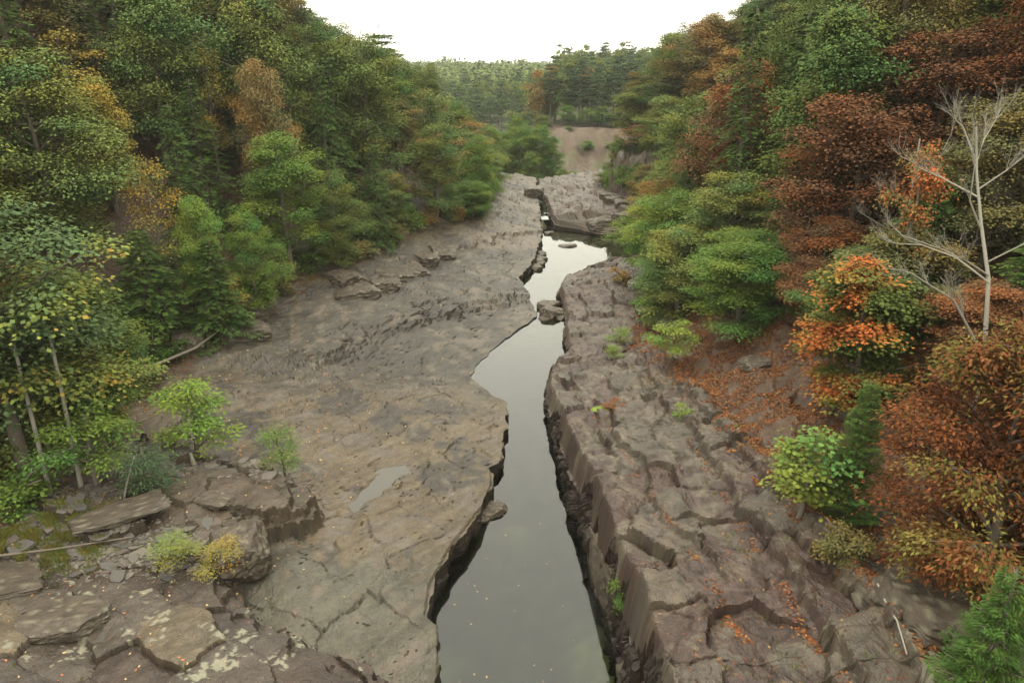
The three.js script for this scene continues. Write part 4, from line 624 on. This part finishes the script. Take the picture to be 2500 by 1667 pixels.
for (const [s, x, z, a, b, c, t, l] of [[1, -9.5, -21.5, 0.9, 0.85, 1.1, 0.5, 'upright rounded block at the corner of the upper ledge'], [2, -14.2, -22.6, 1.6, 0.14, 0.7, 0.6, 'long grey plate lying across the scree'], [3, -16.8, -18.9, 1.7, 0.16, 0.9, 0.4, 'wide tilted plate beside the mossy grass'], [4, -15.6, -17.6, 1.4, 0.15, 0.5, 0.9, 'narrow tilted plate below the wide one'], [5, -13.3, -17.6, 1.1, 0.28, 0.8, 0.2, 'pale tan slab with a dark pothole stain'], [6, -11.6, -24.2, 1, 0.14, 0.5, 2.8, 'rusty plate lying on the silt'], [7, -12.4, -26.4, 1.1, 0.1, 0.35, 0.2, 'thin dark plate edged with lichen on the silt'], [8, -17.6, -17, 1.3, 0.14, 0.8, 1.2, 'slate plate leaning at the edge of the moss'], [9, 12, -33, 0.9, 0.2, 0.6, 0.4, 'flat stone in the leaf litter under the maples'], [10, 10.4, -45, 0.9, 0.3, 0.7, 1, 'dark stone at the edge of the maples']]) rock(460 + s, x, z, a, b, c, t, l, 'slab', 0.2);
{
  const slabs = []; for (let k = 0; k < 6; k++) { const R = rngOf(520 + k), n = 5 + k % 3, P = [], sh = new THREE.Shape(); for (let i = 0; i < n; i++) { const a = i / n * 6.283 + (R() - 0.5) * 0.5, r = 0.75 + 0.5 * R(); P.push([Math.cos(a) * r, Math.sin(a) * r * 0.7]); } P.forEach(([x, y], i) => i ? sh.lineTo(x, y) : sh.moveTo(x, y)); const g = new THREE.ExtrudeGeometry(sh, { depth: 0.22, bevelEnabled: true, bevelSize: 0.06, bevelThickness: 0.05, bevelSegments: 1 }); g.rotateX(-Math.PI / 2); slabs.push(g); }
  const tones = [[0.075, 0.068, 0.06], [0.1, 0.085, 0.07], [0.06, 0.055, 0.052], [0.085, 0.06, 0.048], [0.13, 0.11, 0.085]].map((c) => new THREE.MeshStandardMaterial({ color: new THREE.Color().setRGB(...c), map: grain, bumpMap: relief, bumpScale: 0.01, roughness: 0.7 }));
  const R = rngOf(530), zone = () => { const q = R(); return q < 0.45 ? [-13.6 + 3.4 * gauss(R), -21.3 + 1.2 * gauss(R)] : q < 0.8 ? [-13.5 + 4.2 * gauss(R), -27.2 + 1.1 * gauss(R)] : [-17 + 2 * gauss(R), -24 + 2.5 * gauss(R)]; };
  for (let i = 0; i < 230; i++) { const [x, z] = zone(), s = 0.14 + 0.3 * R() * R() + 0.06 * R(); if (x > -9.8 && z > -25) continue; const t = Math.floor(R() * 5), m = top('shale_stone', slabs[i % 6], tones[t]); m.position.set(x, land(x, z) - 0.02 + s * 0.05, z); m.rotation.set((R() - 0.5) * 0.5, R() * 6.28, (R() - 0.5) * 0.5); m.scale.set(s, s * (0.6 + 0.5 * R()), s); const w = ['slate grey', 'brown grey', 'near black', 'rusty brown', 'pale tan'][t]; tag(m, w + ' loose slab in the scree below the tall oak', 'stone', w + ' slabs in the scree'); }
  const chips = (name, n, f, label, geo, mat, col) => { const im = new THREE.InstancedMesh(geo, mat, n), o = new THREE.Object3D(); let k = 0; for (let tries = 0; tries < n * 6 && k < n; tries++) { const q = f(); if (!q) continue; o.position.set(q[0], q[1], q[2]); o.rotation.set((R() - 0.5) * q[4], R() * 6.28, (R() - 0.5) * q[4]); o.scale.setScalar(q[3]); o.updateMatrix(); im.setMatrixAt(k, o.matrix); im.setColorAt(k, col()); k++; } im.count = k; im.name = name; im.castShadow = im.receiveShadow = true; scene.add(im); tag(im, label[0], label[1], null, 'stuff'); console.log(name, k); };
  const cc = new THREE.Color();
  chips('shale_chips', 5200, () => { const [x, z] = zone(); if (x > -9.6 && z > -25) return null; return [x, land(x, z) - 0.005, z, 0.04 + 0.09 * R() * R(), 0.8]; }, ['small shale chips strewn over the scree below the oak', 'gravel'], slabs[1], new THREE.MeshStandardMaterial({ color: 0xffffff, roughness: 0.8 }), () => { const b = 0.6 + 0.7 * R(); return cc.setRGB(0.085 * b, 0.072 * b, 0.06 * b); });
  // fallen leaves: on the wood floor and caught in the joints
  const lf = new MB(); lf.leaf(-0.5, 0, 0, 1, 0.08, 0, 0, 1, 0, 1, 0.62, 1, 1, 1); const leafGeo = lf.geo(), lm = new THREE.MeshPhysicalMaterial({ color: 0xffffff, roughness: 0.85, specularIntensity: 0.2, side: THREE.DoubleSide });
  const autumn = [[0.17, 0.055, 0.018], [0.13, 0.042, 0.016], [0.09, 0.032, 0.014], [0.2, 0.08, 0.024], [0.06, 0.026, 0.014], [0.2, 0.11, 0.045]], leafCol = () => { const a = autumn[Math.floor(R() * 6)], b = 0.6 + 0.6 * R(); return cc.setRGB(a[0] * b, a[1] * b, a[2] * b); };
  chips('fallen_leaves', 95000, () => {
    const side = R() < 0.7 ? 1 : -1; let z = side > 0 ? -9 - 42 * R() : -9 - 52 * R() * R() - 8 * R(), x, dd = -1.8 + 8 * R(); x = side < 0 ? edgeL(z) - dd : edgeR(z) + dd;
    if (n2(x * 0.5, z * 0.5) + 0.4 * n2(x * 1.7, z * 1.7) < -0.3 + (dd < 0 ? -dd * 0.5 : 0)) return null;
    return [x, land(x, z) + 0.015, z, 0.075 + 0.07 * R(), 1.1];
  }, ['russet fallen leaves carpeting the floor of the wood', 'leaf litter'], leafGeo, lm, leafCol);
  chips('joint_leaves', 2600, () => {
    const z = -11 - 28 * R() * R() - 4 * R(), q = R(), x = q < 0.25 ? R1(z) - 0.05 - 0.25 * Math.abs(gauss(R)) : q < 0.55 ? R2(z) - 0.05 - 0.3 * Math.abs(gauss(R)) : q < 0.85 ? R3(z) + 0.7 + 0.7 * gauss(R) : xRight(z) + 0.5 + 7 * R();
    if (q < 0.55 && n2(q < 0.25 ? 3 : 8, z * 0.6) < -0.1) return null; return [x, land(x, z) + 0.015, z, 0.06 + 0.06 * R(), 1];
  }, ['orange leaves caught in the joints of the purplish bank', 'leaf litter'], leafGeo, lm, leafCol);
  chips('scattered_leaves', 1500, () => { const z = -14 - 46 * R(), x = xLeft(z) - 1 - 18 * Math.sqrt(R()); if (x < edgeL(z)) return null; return [x, land(x, z) + 0.015, z, 0.07 + 0.06 * R(), 0.8]; }, ['stray pale leaves dotted over the flagstone shelf', 'leaf litter'], leafGeo, lm, () => { const b = 0.6 + 0.6 * R(); return R() < 0.5 ? cc.setRGB(0.4 * b, 0.28 * b, 0.13 * b) : cc.setRGB(0.3 * b, 0.12 * b, 0.05 * b); });
  chips('floating_leaves', 46, () => { const z = -16 - 30 * R() * R(), x = mix(xLeft(z) + 0.6, xRight(z) - 0.5, R()); return [x, 0.006, z, 0.05 + 0.06 * R(), 0]; }, ['few pale leaves floating on the dark pool', 'leaf litter'], leafGeo, lm, () => { const b = 0.6 + 0.6 * R(); return cc.setRGB(0.3 * b, 0.2 * b, 0.1 * b); });
  // grass
  const gb = new MB(); for (let i = 0; i < 9; i++) { const a = R() * 6.28, b = R() * 6.28, l = 0.7 + 0.6 * R(); let dx = Math.cos(a) * 0.5, dz = Math.sin(a) * 0.5; const q = Math.hypot(dx, 1, dz); gb.leaf(dx * 0.3, 0, dz * 0.3, dx / q, 1 / q, dz / q, Math.cos(b), 0.3, Math.sin(b), l, 0.09, 1, 1, 1); }
  chips('grass', 5200, () => { const q = R(); let x, z, s; if (q < 0.75) { x = -17.3 + 2.6 * gauss(R); z = -21.4 + 1.5 * gauss(R); s = 0.1 + 0.12 * R(); if (n2(x * 0.9, z * 0.9) < -0.15) return null; } else { z = -13 - 30 * R(); x = q < 0.88 ? -9 - 9 * R() : 4.5 + 6 * R(); s = 0.08 + 0.14 * R(); if (n2(x * 1.1 + 30, z * 1.1) < 0.55) return null; } return [x, land(x, z) - 0.01, z, s, 0.3]; }, ['olive grass and moss tufts between the stones', 'grass'], gb.geo(), lm, () => { const b = 0.7 + 0.6 * R(); return R() < 0.55 ? cc.setRGB(0.13 * b, 0.15 * b, 0.03 * b) : R() < 0.6 ? cc.setRGB(0.2 * b, 0.13 * b, 0.04 * b) : cc.setRGB(0.08 * b, 0.13 * b, 0.025 * b); });
}
console.log('near done');
renderer.render(scene, camera);
